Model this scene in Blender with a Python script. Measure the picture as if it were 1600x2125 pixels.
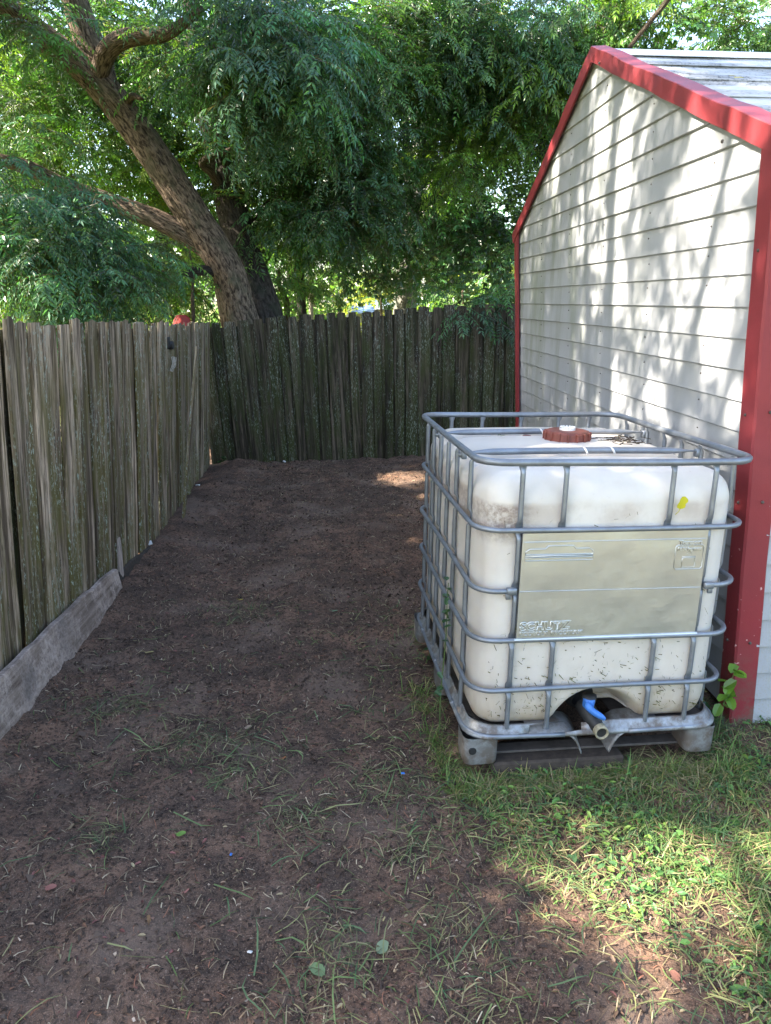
import bpy, bmesh, math, random
import numpy as np
from mathutils import Vector, Matrix

sc = bpy.context.scene
for o in list(bpy.data.objects): bpy.data.objects.remove(o)
R_ = np.random.default_rng(11)
random.seed(5)

# ------------------------------------------------------------------ camera, sky, sun, exposure
CAM_H, PITCH, ROLL, FPX = 1.7185, 0.27765, 0.00327, 1536.3
cd = bpy.data.cameras.new('camera'); cam = bpy.data.objects.new('camera', cd); sc.collection.objects.link(cam)
fwd = np.array([0, math.cos(PITCH), -math.sin(PITCH)]); rt = np.array([1., 0, 0]); upv = np.cross(rt, fwd)
rt, upv = math.cos(ROLL)*rt + math.sin(ROLL)*upv, -math.sin(ROLL)*rt + math.cos(ROLL)*upv
m = Matrix.Identity(4)
for i in range(3):
    m[i][0], m[i][1], m[i][2] = rt[i], upv[i], -fwd[i]
m[2][3] = CAM_H
cam.matrix_world = m
cd.sensor_fit = 'HORIZONTAL'; cd.sensor_width = 36; cd.lens = 36*FPX/1600; cd.clip_start = .05; cd.clip_end = 2000
sc.camera = cam

SUN_EL, SUN_BACK = math.radians(42), math.radians(12)   # sun stands to the left, a little behind the viewer
SUN = np.array([-math.cos(SUN_EL)*math.cos(SUN_BACK), -math.cos(SUN_EL)*math.sin(SUN_BACK), math.sin(SUN_EL)])
w = bpy.data.worlds.new('World'); sc.world = w; w.use_nodes = True
wn = w.node_tree; sky = wn.nodes.new('ShaderNodeTexSky'); sky.sky_type = 'NISHITA'; sky.sun_disc = False
sky.sun_elevation = SUN_EL
sky.sun_rotation = math.atan2(SUN[0], SUN[1])
sky.air_density = 1.0; sky.dust_density = 2.0
bg = wn.nodes['Background']; bg.inputs[1].default_value = .12
wn.links.new(sky.outputs[0], bg.inputs[0])
sd = bpy.data.lights.new('sun', 'SUN'); sd.energy = 4.3; sd.angle = math.radians(.53); sd.color = (1, .93, .82)
sun = bpy.data.objects.new('sun', sd); sc.collection.objects.link(sun)
sun.rotation_euler = Vector(-SUN).to_track_quat('-Z', 'Y').to_euler()
vs = sc.view_settings; vs.view_transform = 'Standard'; vs.look = 'None'; vs.gamma = 1; vs.use_curve_mapping = False
vs.exposure = 2.95
vs.use_white_balance = True; vs.white_balance_temperature = 6750
sc.cycles.max_bounces = 6; sc.cycles.transparent_max_bounces = 4; sc.cycles.caustics_reflective = False; sc.cycles.caustics_refractive = False

# ------------------------------------------------------------------ helpers
def ray(px, py):
    c = np.array([(px-800)/FPX, -(py-1062.5)/FPX, 1.])
    return rt*c[0] + upv*c[1] + fwd*c[2]
def at(px, py, y):
    d = ray(px, py); return np.array([0, 0, CAM_H]) + d*(y/d[1])
def project(P):
    q = np.atleast_2d(P) - np.array([0, 0, CAM_H])
    x, y, z = q@rt, q@upv, q@fwd
    zz = np.where(z > .05, z, .05)
    return 800+FPX*x/zz, 1062.5-FPX*y/zz, z
def sstep(a, b, x):
    t = np.clip((x-a)/(b-a), 0, 1); return t*t*(3-2*t)
def _h(ix, iy, iz):
    n = (ix*374761393 + iy*668265263 + iz*1274126177) & 0x7fffffff
    n = ((n ^ (n >> 13))*1274126177) & 0x7fffffff
    return ((n ^ (n >> 16)) & 0xffff)/65535.
def vnoise(x, y, z=0.):
    x, y, z = np.broadcast_arrays(np.asarray(x, float), np.asarray(y, float), np.asarray(z, float))
    x0, y0, z0 = np.floor(x).astype(np.int64), np.floor(y).astype(np.int64), np.floor(z).astype(np.int64)
    fx, fy, fz = x-x0, y-y0, z-z0
    fx, fy, fz = fx*fx*(3-2*fx), fy*fy*(3-2*fy), fz*fz*(3-2*fz)
    r = 0
    for dx in (0, 1):
        for dy in (0, 1):
            for dz in (0, 1):
                r = r + _h(x0+dx, y0+dy, z0+dz)*(fx if dx else 1-fx)*(fy if dy else 1-fy)*(fz if dz else 1-fz)
    return r*2-1
def fbm(x, y, z=0., o=4):
    s, a = 0, .5
    for i in range(o):
        s = s + a*vnoise(np.asarray(x)*2**i+17.3*i, np.asarray(y)*2**i+5.1*i, np.asarray(z)*2**i); a *= .5
    return s

def tag(o, label=None, cat=None, group=None, kind=None):
    if label: o['label'] = label
    if cat: o['category'] = cat
    if group: o['group'] = group
    if kind: o['kind'] = kind
    return o
def link(o, parent=None):
    sc.collection.objects.link(o)
    if parent is not None: o.parent = parent
    return o
def empty(name, loc=(0, 0, 0), label=None, cat=None, group=None):
    o = bpy.data.objects.new(name, None); o.empty_display_size = .1; link(o); o.location = loc
    return tag(o, label, cat, group)
def raw_mesh(name, V, F, mat, cols=None, smooth=False, uv=None, mats=None):
    """V (n,3); F = list of (k,m) index arrays"""
    V = np.asarray(V, np.float32)
    if not isinstance(F, (list, tuple)): F = [F]
    F = [np.asarray(f, np.int32) for f in F if len(f)]
    me = bpy.data.meshes.new(name)
    loops = np.concatenate([f.ravel() for f in F]); sizes = np.concatenate([np.full(len(f), f.shape[1], np.int32) for f in F])
    starts = np.concatenate([[0], np.cumsum(sizes)[:-1]]).astype(np.int32)
    me.vertices.add(len(V)); me.vertices.foreach_set('co', V.ravel())
    me.loops.add(len(loops)); me.loops.foreach_set('vertex_index', loops)
    me.polygons.add(len(sizes)); me.polygons.foreach_set('loop_start', starts); me.polygons.foreach_set('loop_total', sizes)
    me.polygons.foreach_set('use_smooth', np.full(len(sizes), bool(smooth)))
    if cols is not None:
        a = me.color_attributes.new('Col', 'FLOAT_COLOR', 'POINT')
        c = np.ones((len(V), 4), np.float32); c[:, :3] = cols; a.data.foreach_set('color', c.ravel())
    if uv is not None:
        l = me.uv_layers.new(name='UVMap'); l.data.foreach_set('uv', np.asarray(uv, np.float32)[loops].ravel())
    me.update(calc_edges=True); me.validate()
    for mm in (mat if isinstance(mat, (list, tuple)) else [mat]): me.materials.append(mm)
    return me
def mk(name, V, F, mat, parent=None, **k):
    return link(bpy.data.objects.new(name, raw_mesh(name, V, F, mat, **k)), parent)

class MB:
    """collects pieces that form ONE mesh object"""
    def __init__(s): s.V = []; s.Q = []; s.T = []; s.n = 0
    def add(s, V, Q=(), T=()):
        V = np.asarray(V, float).reshape(-1, 3); s.V.append(V)
        if len(Q): s.Q.append(np.asarray(Q)+s.n)
        if len(T): s.T.append(np.asarray(T)+s.n)
        s.n += len(V); return s
    def box(s, c, h, ax=None):
        c = np.asarray(c, float); ax = np.eye(3) if ax is None else np.asarray(ax, float)
        V = np.array([[x, y, z] for x in (-1, 1) for y in (-1, 1) for z in (-1, 1)])*np.asarray(h, float)
        return s.add(V@ax + c, [[0, 1, 3, 2], [4, 6, 7, 5], [0, 4, 5, 1], [2, 3, 7, 6], [0, 2, 6, 4], [1, 5, 7, 3]])
    def cbox(s, c, h, b=.004, ax=None):
        """chamfered box"""
        c = np.asarray(c, float); h = np.asarray(h, float); ax = np.eye(3) if ax is None else np.asarray(ax, float)
        bm = bmesh.new(); bmesh.ops.create_cube(bm, size=2)
        for v in bm.verts: v.co = Vector(np.array(v.co)*h)
        bmesh.ops.bevel(bm, geom=bm.edges[:], offset=min(b, .45*h.min()), segments=1, affect='EDGES', clamp_overlap=True)
        bm.verts.index_update()
        V = np.array([v.co[:] for v in bm.verts]); Q = [[v.index for v in f.verts] for f in bm.faces if len(f.verts) == 4]; T = [[v.index for v in f.verts] for f in bm.faces if len(f.verts) == 3]
        bm.free(); return s.add(V@ax + c, Q, T)
    def tube(s, P, r, n=8, closed=False, cap=True, flat=None):
        V, Q, T = sweep(P, r, n, closed, cap, flat); return s.add(V, Q, T)
    def build(s, name, mat, parent=None, smooth=False, **k):
        F = []
        if s.Q: F.append(np.concatenate(s.Q))
        if s.T: F.append(np.concatenate(s.T))
        return mk(name, np.concatenate(s.V), F, mat, parent, smooth=smooth, **k)

def sweep(P, r, n=8, closed=False, cap=True, flat=None):
    P = np.asarray(P, float); N = len(P); r = np.broadcast_to(np.asarray(r, float), (N,))
    Tn = np.roll(P, -1, 0)-np.roll(P, 1, 0) if closed else np.gradient(P, axis=0)
    Tn /= np.linalg.norm(Tn, axis=1)[:, None]+1e-12
    u = np.cross(Tn[0], [0, 0, 1.]);
    if np.linalg.norm(u) < .1: u = np.cross(Tn[0], [0, 1., 0])
    U = []
    for t in Tn:
        u = u - t*np.dot(u, t); u /= np.linalg.norm(u)+1e-12; U.append(u)
    U = np.array(U); W = np.cross(Tn, U)
    a = np.arange(n)*2*math.pi/n
    fl = np.ones(N) if flat is None else np.asarray(flat)
    V = P[:, None]+r[:, None, None]*(np.cos(a)[None, :, None]*U[:, None]*fl[:, None, None]+np.sin(a)[None, :, None]*W[:, None])
    V = V.reshape(-1, 3); Q = []
    i = np.arange(N if closed else N-1); j = np.arange(n)
    I, J = np.meshgrid(i, j, indexing='ij'); I2 = (I+1) % N; J2 = (J+1) % n
    Q = np.stack([I*n+J, I*n+J2, I2*n+J2, I2*n+J], -1).reshape(-1, 4)
    T = []
    if cap and not closed:
        V = np.concatenate([V, P[:1], P[-1:]])
        T = [[N*n, (k+1) % n, k] for k in range(n)] + [[N*n+1, (N-1)*n+k, (N-1)*n+(k+1) % n] for k in range(n)]
    return V, Q, np.array(T, int).reshape(-1, 3)
def catmull(P, k=8):
    P = np.asarray(P, float); Q = np.concatenate([2*P[:1]-P[1:2], P, 2*P[-1:]-P[-2:-1]]); out = []
    for i in range(1, len(Q)-2):
        for t in np.arange(k)/k:
            p0, p1, p2, p3 = Q[i-1:i+3]
            out.append(.5*((2*p1)+(-p0+p2)*t+(2*p0-5*p1+4*p2-p3)*t*t+(-p0+3*p1-3*p2+p3)*t**3))
    out.append(P[-1]); return np.array(out)
def lathe(mb, prof, c, n=24, axis=None):
    """prof list of (r,z)"""
    prof = np.asarray(prof, float); a = np.arange(n)*2*math.pi/n
    V = np.stack([prof[:, 0][:, None]*np.cos(a), prof[:, 0][:, None]*np.sin(a), np.repeat(prof[:, 1][:, None], n, 1)], -1).reshape(-1, 3)
    if axis is not None:
        q = Vector((0, 0, 1)).rotation_difference(Vector(axis)).to_matrix(); V = V@np.array(q).T
    I, J = np.meshgrid(np.arange(len(prof)-1), np.arange(n), indexing='ij'); J2 = (J+1) % n
    mb.add(V+np.asarray(c), np.stack([I*n+J, I*n+J2, (I+1)*n+J2, (I+1)*n+J], -1).reshape(-1, 4)); return mb

# ------------------------------------------------------------------ material helpers
class NT:
    def __init__(s, name):
        s.m = bpy.data.materials.new(name); s.m.use_nodes = True; s.t = s.m.node_tree; s.n = s.t.nodes
        s.b = s.n['Principled BSDF']; s.out = s.n['Material Output']
    def N(s, typ, **k):
        x = s.n.new(typ)
        for a, v in k.items(): setattr(x, a, v)
        return x
    def L(s, a, b): s.t.links.new(a, b)
    def set(s, node, key, v):
        if hasattr(v, 'is_output'): s.L(v, node.inputs[key])
        else: node.inputs[key].default_value = v
    def coord(s, kind='Object', scale=(1, 1, 1), rnd=False):
        c = s.N('ShaderNodeTexCoord').outputs[kind]; mp = s.N('ShaderNodeMapping'); s.L(c, mp.inputs[0]); mp.inputs['Scale'].default_value = scale
        if rnd:
            oi = s.N('ShaderNodeObjectInfo'); mu = s.N('ShaderNodeVectorMath', operation='SCALE'); cx = s.N('ShaderNodeCombineXYZ')
            s.L(oi.outputs['Random'], cx.inputs[0]); s.L(oi.outputs['Random'], cx.inputs[1]); s.L(oi.outputs['Random'], cx.inputs[2])
            s.L(cx.outputs[0], mu.inputs[0]); mu.inputs['Scale'].default_value = 91.; s.L(mu.outputs[0], mp.inputs['Location'])
        return mp.outputs[0]
    def noise(s, vec, scale=5, detail=4, rough=.55, dist=0):
        n = s.N('ShaderNodeTexNoise'); s.L(vec, n.inputs['Vector']); n.inputs['Scale'].default_value = scale; n.inputs['Detail'].default_value = detail
        n.inputs['Roughness'].default_value = rough; n.inputs['Distortion'].default_value = dist; return n.outputs['Fac']
    def voro(s, vec, scale=5, out='Distance'):
        n = s.N('ShaderNodeTexVoronoi'); s.L(vec, n.inputs['Vector']); n.inputs['Scale'].default_value = scale; return n.outputs[out]
    def ramp(s, fac, stops):
        r = s.N('ShaderNodeValToRGB'); s.L(fac, r.inputs[0]); e = r.color_ramp.elements
        while len(e) < len(stops): e.new(.5)
        for x, (p, c) in zip(e, stops):
            x.position = p; x.color = (c, c, c, 1) if not hasattr(c, '__len__') else (*c, 1)
        return r.outputs[0]
    def mix(s, fac, a, b, mode='MIX'):
        x = s.N('ShaderNodeMixRGB', blend_type=mode)
        for k, v in ((0, fac), (1, a), (2, b)):
            if hasattr(v, 'is_output'): s.L(v, x.inputs[k])
            else: x.inputs[k].default_value = v if k == 0 else (*v, 1)
        return x.outputs[0]
    def math(s, op, a, b=0.):
        x = s.N('ShaderNodeMath', operation=op)
        for k, v in ((0, a), (1, b)):
            if hasattr(v, 'is_output'): s.L(v, x.inputs[k])
            else: x.inputs[k].default_value = v
        return x.outputs[0]
    def sep(s, vec):
        x = s.N('ShaderNodeSeparateXYZ'); s.L(vec, x.inputs[0]); return x.outputs
    def attr(s, name='Col'):
        return s.N('ShaderNodeAttribute', attribute_name=name).outputs['Color']
    def bump(s, h, strength=.3, dist=.01):
        x = s.N('ShaderNodeBump'); s.L(h, x.inputs['Height']); x.inputs['Strength'].default_value = strength; x.inputs['Distance'].default_value = dist
        s.L(x.outputs[0], s.b.inputs['Normal']); return x
    def fin(s, col=None, rough=.7, metal=0., spec=.5):
        if col is not None: s.set(s.b, 'Base Color', col if hasattr(col, 'is_output') else (*col, 1))
        s.set(s.b, 'Roughness', rough); s.set(s.b, 'Metallic', metal); s.b.inputs['Specular IOR Level'].default_value = spec
        return s.m

def mat_dirt():
    t = NT('bare_dirt'); P = t.coord('Object'); X, Y, Z = t.sep(P)
    n1 = t.noise(P, 1.3, 5, .6); n2 = t.noise(P, 7, 6, .7); n3 = t.noise(P, 60, 5, .75); n4 = t.noise(P, 190, 3, .7)
    c = t.mix(t.ramp(n1, [(.38, 0.), (.62, 1.)]), (.125, .079, .056), (.225, .128, .084))
    c = t.mix(t.ramp(n2, [(.4, 0.), (.62, 1.)]), c, (.078, .052, .039))
    c = t.mix(t.ramp(n3, [(.38, 1.), (.52, 0.)]), c, (.034, .024, .019))
    c = t.mix(t.ramp(n4, [(.56, 0.), (.70, .85)]), c, (.34, .235, .17))
    dry = t.noise(P, 2.2, 3, .5); c = t.mix(t.ramp(dry, [(.52, 0.), (.68, .6)]), c, (.21, .148, .112))
    # lawn colour of the neighbouring plot beyond the fences and of the yard behind the viewer
    far = t.math('ADD', t.ramp(t.math('MULTIPLY', t.math('SUBTRACT', Y, 9.3), .5), [(0, 0.), (1, 1.)]), t.ramp(t.math('MULTIPLY', t.math('SUBTRACT', -.2, Y), .5) if False else t.math('MULTIPLY', t.math('ADD', Y, .4), -.5), [(0, 0.), (1, 1.)]))
    far = t.math('ADD', far, t.ramp(t.math('MULTIPLY', t.math('ADD', X, 2.4), -.6), [(0, 0.), (1, 1.)]))
    far = t.math('MINIMUM', far, 1.)
    lawn = t.mix(t.noise(P, .8, 6, .7), (.14, .165, .05), (.27, .25, .11))
    c = t.mix(far, c, lawn)
    hb = t.math('ADD', t.math('MULTIPLY', n3, .6), t.math('ADD', t.math('MULTIPLY', n4, .25), t.math('MULTIPLY', n2, .8)))
    t.bump(hb, .9, .02); return t.fin(c, .95, spec=.15)

def mat_wood(name, light, dark, moss, mossamt, lich=.5):
    t = NT(name); P = t.coord('Object', (1, 1, 1), True); G = t.coord('Object', (55, 55, 2.2), True); G2 = t.coord('Object', (16, 16, .9), True)
    g = t.noise(G, 1, 6, .65, .4); g2 = t.noise(G2, 1, 4, .6, .8)
    rnd = t.N('ShaderNodeObjectInfo').outputs['Random']
    g3 = t.noise(t.coord('Object', (34, 34, .55), True), 1, 5, .7, .3); g4 = t.noise(t.coord('Object', (120, 120, 5), True), 1, 4, .7)
    c = t.mix(t.ramp(g, [(.36, 0.), (.60, 1.)]), dark, light)
    c = t.mix(t.ramp(g3, [(.50, 0.), (.62, .8)]), c, tuple(min(1, x*1.45) for x in light))
    c = t.mix(t.ramp(g2, [(.40, .9), (.56, 0.)]), c, tuple(x*.42 for x in dark))
    c = t.mix(t.ramp(g4, [(.38, .9), (.50, 0.)]), c, tuple(x*.3 for x in dark))
    cv = t.N('ShaderNodeCombineXYZ'); rv = t.math('ADD', t.math('MULTIPLY', rnd, .85), .60)
    for q_ in range(3): t.L(rv, cv.inputs[q_])
    c = t.mix(1., c, cv.outputs[0], 'MULTIPLY')
    Z = t.sep(t.N('ShaderNodeTexCoord').outputs['Object'])[2]
    mm = t.math('MULTIPLY', t.ramp(t.noise(t.coord('Object', (9, 9, 1.6), True), 1, 5, .7), [(.42, 0.), (.6, 1.)]), mossamt)
    mm = t.math('MULTIPLY', mm, t.ramp(t.math('DIVIDE', Z, 1.7), [(0, 1.), (.75, .85), (1., .25)]))
    c = t.mix(mm, c, moss)
    lc = t.math('MULTIPLY', t.ramp(t.noise(t.coord('Object', (120, 120, 30), True), 1, 3, .7), [(.57, 0.), (.61, 1.)]), t.ramp(t.noise(t.coord('Object', (6, 6, 1.3), True), 1, 3, .6), [(.46, 0.), (.58, lich)]))
    c = t.mix(lc, c, (.36, .40, .33))
    t.bump(t.math('ADD', t.math('MULTIPLY', g, .7), g2), .8, .006); return t.fin(c, .9, spec=.2)

def mat_steel(name, c0, c1, rough=.42, metal=.75, dirt=.0, scale=9):
    t = NT(name); P = t.coord('Object'); n = t.noise(P, scale, 5, .6); n2 = t.noise(P, 60, 3, .6)
    c = t.mix(t.ramp(n, [(.35, 0.), (.65, 1.)]), c0, c1)
    if dirt:
        Z = t.sep(P)[2]; d = t.math('MULTIPLY', t.ramp(t.noise(P, 14, 6, .7), [(.42, 0.), (.6, 1.)]), dirt)
        if dirt > .5: d = t.math('MAXIMUM', d, t.math('MULTIPLY', t.ramp(Z, [(.0, .95), (.07, .7), (.11, .0)]), t.ramp(t.noise(P, 9, 5, .7), [(.36, .15), (.56, 1.)])))
        c = t.mix(d, c, (.085, .058, .038)); t.set(t.b, 'Metallic', metal)
        met = t.math('SUBTRACT', metal, t.math('MULTIPLY', d, metal))
    else: met = metal
    rg = t.math('ADD', t.math('MULTIPLY', n2, .22), rough-.1)
    t.bump(n2, .08, .002); return t.fin(c, rg, met)

def mat_tank():
    t = NT('milky_plastic'); P = t.coord('Object'); X, Y, Z = t.sep(P)
    n = t.noise(P, 4.5, 6, .65); n2 = t.noise(t.coord('Object', (9, 9, 2.5)), 1, 6, .7); n3 = t.noise(P, 45, 4, .7)
    c = t.mix(t.ramp(n, [(.35, 0.), (.7, 1.)]), (.61, .565, .505), (.54, .49, .43))
    # broken brown band below the top, dirt splashed up from the ground, wear with a shape of its own
    band = t.ramp(Z, [(.80, 0.), (.93, .26), (.985, .34), (1.01, 0.)])
    c = t.mix(t.math('MULTIPLY', band, t.ramp(n, [(.40, 0.), (.58, 1.)])), c, (.30, .21, .16))
    blot = t.math('MULTIPLY', t.ramp(Z, [(.84, 0.), (.9, 1.), (.98, 1.), (1.02, 0.)]), t.ramp(X, [(.04, 1.), (.14, 0.)]) if False else t.ramp(t.math('ADD', t.math('ABSOLUTE', t.math('ADD', X, .40)), 0.), [(.02, 1.), (.14, 0.)])); c = t.mix(t.math('MULTIPLY', blot, t.ramp(n3, [(.38, .1), (.58, .75)])), c, (.16, .11, .09))
    low = t.ramp(Z, [(.12, 1.), (.19, .55), (.34, .16), (.55, .04)])
    c = t.mix(t.math('MULTIPLY', low, t.ramp(n2, [(.32, .25), (.6, 1.)])), c, (.36, .26, .15))
    c = t.mix(t.math('MULTIPLY', t.ramp(n3, [(.64, 0.), (.72, .55)]), t.ramp(n, [(.5, .1), (.66, 1.)])), c, (.22, .17, .13))
    t.bump(n, .15, .01)
    t.b.inputs['Subsurface Weight'].default_value = .25; t.b.inputs['Subsurface Radius'].default_value = (.05, .035, .02); t.b.inputs['Subsurface Scale'].default_value = .3
    return t.fin(c, .42, spec=.4)

def mat_siding():
    t = NT('weathered_white_siding'); P = t.coord('Object'); n = t.noise(P, 2.2, 5, .6); v = t.noise(t.coord('Object', (7, 7, .9)), 1, 5, .65); f = t.noise(P, 130, 3, .7)
    X, Y, Z = t.sep(P)
    c = t.mix(t.ramp(n, [(.3, 0.), (.7, 1.)]), (.345, .352, .368), (.285, .292, .302))
    grime = t.math('MULTIPLY', t.ramp(v, [(.45, 0.), (.64, .75)]), t.ramp(t.math('MULTIPLY', Y, .27), [(.25, .15), (.8, 1.)]))
    c = t.mix(grime, c, (.20, .22, .165))
    lowg = t.math('MULTIPLY', t.ramp(Z, [(.0, .8), (.5, .4), (.9, 0.)]), t.ramp(f, [(.52, 0.), (.6, 1.)]))
    c = t.mix(lowg, c, (.30, .29, .24))
    c = t.mix(t.ramp(f, [(.66, 0.), (.78, .3)]), c, (.4, .4, .36))
    t.bump(f, .12, .003); return t.fin(c, .5, spec=.35)

def mat_red():
    t = NT('red_painted_metal'); P = t.coord('Object'); n = t.noise(P, 3, 5, .6); f = t.noise(P, 210, 2, .6); sp = t.noise(P, 42, 2, .5)
    c = t.mix(t.ramp(n, [(.3, 0.), (.7, 1.)]), (.245, .032, .038), (.19, .027, .033))
    Z = t.sep(P)[2]
    c = t.mix(t.math('MULTIPLY', t.ramp(sp, [(.70, 0.), (.72, .8)]), t.ramp(Z, [(.0, 1.), (.9, .7), (1., 0.)])), c, (.66, .42, .40))
    c = t.mix(t.ramp(t.noise(P, 9, 5, .7), [(.60, 0.), (.75, .35)]), c, (.22, .05, .05))
    c = t.mix(t.math('MULTIPLY', t.ramp(Z, [(.0, .9), (.12, .45), (.4, .0)]), t.ramp(t.noise(P, 16, 5, .7), [(.42, 0.), (.6, 1.)])), c, (.13, .095, .07))
    t.bump(f, .25, .002); return t.fin(c, t.math('ADD', t.math('MULTIPLY', n, .3), .34), spec=.35)

def mat_roof():
    t = NT('stained_galvanised_roofing'); P = t.coord('Object', (1.2, 6, 6)); n = t.noise(P, 1, 6, .7); n2 = t.noise(t.coord('Object'), 50, 4, .7)
    c = t.mix(t.ramp(n, [(.40, 0.), (.62, 1.)]), (.52, .525, .53), (.24, .24, .235))
    c = t.mix(t.math('MULTIPLY', t.ramp(n2, [(.5, 0.), (.62, .9)]), t.ramp(n, [(.45, 0.), (.6, 1.)])), c, (.07, .07, .065))
    return t.fin(c, .5, .25)

def mat_plain(name, c, rough=.5, var=.25, scale=30, metal=0., spec=.4):
    t = NT(name); P = t.coord('Object'); n = t.noise(P, scale, 4, .6)
    t.bump(n, .1, .002)
    return t.fin(t.mix(t.ramp(n, [(.35, 0.), (.68, 1.)]), c, tuple(x*(1-var) for x in c)), rough, metal, spec)

def mat_bark(name, c0, c1, c2):
    t = NT(name); u = t.N('ShaderNodeTexCoord').outputs['UV']; mp = t.N('ShaderNodeMapping'); t.L(u, mp.inputs[0]); mp.inputs['Scale'].default_value = (46, 12, 1)
    n = t.noise(mp.outputs[0], 1, 6, .65, .6); P = t.coord('Object'); n2 = t.noise(P, 3.5, 5, .65); n3 = t.noise(P, 22, 5, .7)
    c = t.mix(t.ramp(n, [(.4, 0.), (.6, 1.)]), c0, c1)
    c = t.mix(t.ramp(n2, [(.52, 0.), (.66, .7)]), c, c2)
    c = t.mix(t.ramp(n3, [(.6, 0.), (.72, .5)]), c, (.20, .21, .16))
    t.bump(t.math('ADD', n, t.math('MULTIPLY', n3, .3)), 1., .035); return t.fin(c, .95, spec=.15)

def mat_leaf(name, trans=.42, rough=.30, spec=.5):
    t = NT(name); c = t.attr('Col'); t.fin(c, rough, spec=spec)
    tr = t.N('ShaderNodeBsdfTranslucent'); t.L(t.mix(1., c, (1.35, 1.5, .62), 'MULTIPLY'), tr.inputs[0])
    mx = t.N('ShaderNodeMixShader'); mx.inputs[0].default_value = trans; t.L(t.b.outputs[0], mx.inputs[1]); t.L(tr.outputs[0], mx.inputs[2]); t.L(mx.outputs[0], t.out.inputs[0])
    return t.m
def mat_litter():
    t = NT('litter'); return t.fin(t.attr('Col'), .85, spec=.2)

MT = dict(
    dirt=mat_dirt(), wood=mat_wood('grey_weathered_wood', (.39, .295, .215), (.130, .090, .058), (.115, .098, .030), .95, 1.),
    woodb=mat_wood('dark_mossy_wood', (.115, .088, .060), (.036, .028, .018), (.042, .050, .014), .9, .5),
    plank=mat_wood('bleached_plank', (.50, .40, .34), (.27, .20, .17), (.2, .16, .14), .3, .3),
    steel=mat_steel('galvanised_tube', (.25, .275, .305), (.185, .205, .23), .42, .6, .22),
    plate=mat_steel('galvanised_sheet', (.57, .58, .56), (.47, .48, .47), .40, .85, 0., 3),
    tray=mat_steel('dirty_galvanised_pallet', (.34, .35, .35), (.25, .26, .265), .5, .6, .85),
    tank=mat_tank(), cap=mat_plain('faded_red_brown_plastic', (.21, .055, .036), .5, .35, 25), white=mat_plain('white_plastic', (.72, .70, .67), .5, .2),
    blue=mat_plain('blue_plastic', (.05, .19, .55), .4, .3, 40), black=mat_plain('black_plastic', (.018, .018, .018), .55, .3), pipe=mat_plain('dirty_cream_plastic', (.34, .30, .20), .6, .5, 60),
    siding=mat_siding(), red=mat_red(), roof=mat_roof(), bark=mat_bark('furrowed_bark', (.032, .022, .016), (.21, .155, .112), (.095, .09, .055)),
    barkd=mat_bark('dark_bark', (.022, .018, .016), (.065, .055, .046), (.04, .045, .03)), barkg=mat_bark('grey_lichened_bark', (.09, .085, .075), (.22, .21, .18), (.16, .18, .14)),
    leaf=mat_leaf('tree_leaf'), grass=mat_leaf('grass_blade', .3, .5, .3), litter=mat_litter(), rust=mat_plain('grimy_fixings', (.09, .075, .065), .6, .4),
    hay=mat_leaf('dry_grass', .15, .7, .2), pole=mat_plain('pale_pole', (.42, .37, .30), .8, .3), beige=mat_plain('beige_wall', (.50, .46, .38), .8, .15, 6), wroof=mat_plain('white_roof_metal', (.72, .74, .76), .4, .15, 6), bluetarp=mat_plain('blue_sheet', (.16, .25, .42), .5, .2, 8),
    redthing=mat_plain('red_cloth', (.45, .06, .05), .7, .3, 20), soil=mat_plain('dark_brown_board', (.06, .045, .034), .9, .5, 40),  # soil: plain dark brown for boards and debris
)

# ------------------------------------------------------------------ ground
GE = np.array([(.20, 4.2), (.187, 3.738), (.219, 2.97), (.241, 2.438), (.274, 2.216), (.375, 1.983), (.485, 1.842), (.579, 1.751), (.674, 1.65), (.785, 1.589), (.852, 1.502), (.92, 1.435), (1.1, 1.2), (1.6, .6), (2.4, -.3)])
def grass_mask(x, y):
    """1 in the grass, 0 on bare dirt; soft wandering edge"""
    xe = np.interp(-np.asarray(y), -GE[:, 1], GE[:, 0])
    d = x - xe + .11*fbm(np.asarray(x)*5, np.asarray(y)*5, 3.1, 3)
    return sstep(-.06, .16, d)*np.where(np.asarray(y) < 4.0, 1., 0.)
def gh(x, y):
    x = np.asarray(x, float); y = np.asarray(y, float)
    near = sstep(14, 9, np.hypot(x, y-3))
    h = .035*fbm(x*.9, y*.9, 0., 3) + .028*fbm(x*4, y*4, 2., 3) + .020*fbm(x*13, y*13, 5., 3)
    h = h + .05*np.exp(-((x+1.62)/.22)**2)*sstep(1.2, 2.2, y)*sstep(9, 7.5, y)      # soil banked against the fence
    return h*near - .012
def axis(lo, hi, step, far):
    a = np.arange(lo, hi+1e-6, step); g = [step]; p = []
    s, x = step, 0
    while x < far: s *= 1.35; x += s; p.append(x)
    return np.concatenate([lo-np.array(p)[::-1], a, hi+np.array(p)])
gx, gy = axis(-2.3, 2.3, .022, 600), axis(.9, 9.0, .026, 600)
GX, GY = np.meshgrid(gx, gy, indexing='ij'); GZ = gh(GX, GY)
I, J = np.meshgrid(np.arange(len(gx)-1), np.arange(len(gy)-1), indexing='ij'); ny = len(gy)
ground = mk('ground', np.stack([GX, GY, GZ], -1).reshape(-1, 3), np.stack([I*ny+J, (I+1)*ny+J, (I+1)*ny+J+1, I*ny+J+1], -1).reshape(-1, 4), MT['dirt'], smooth=True)
tag(ground, kind='structure')

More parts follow.
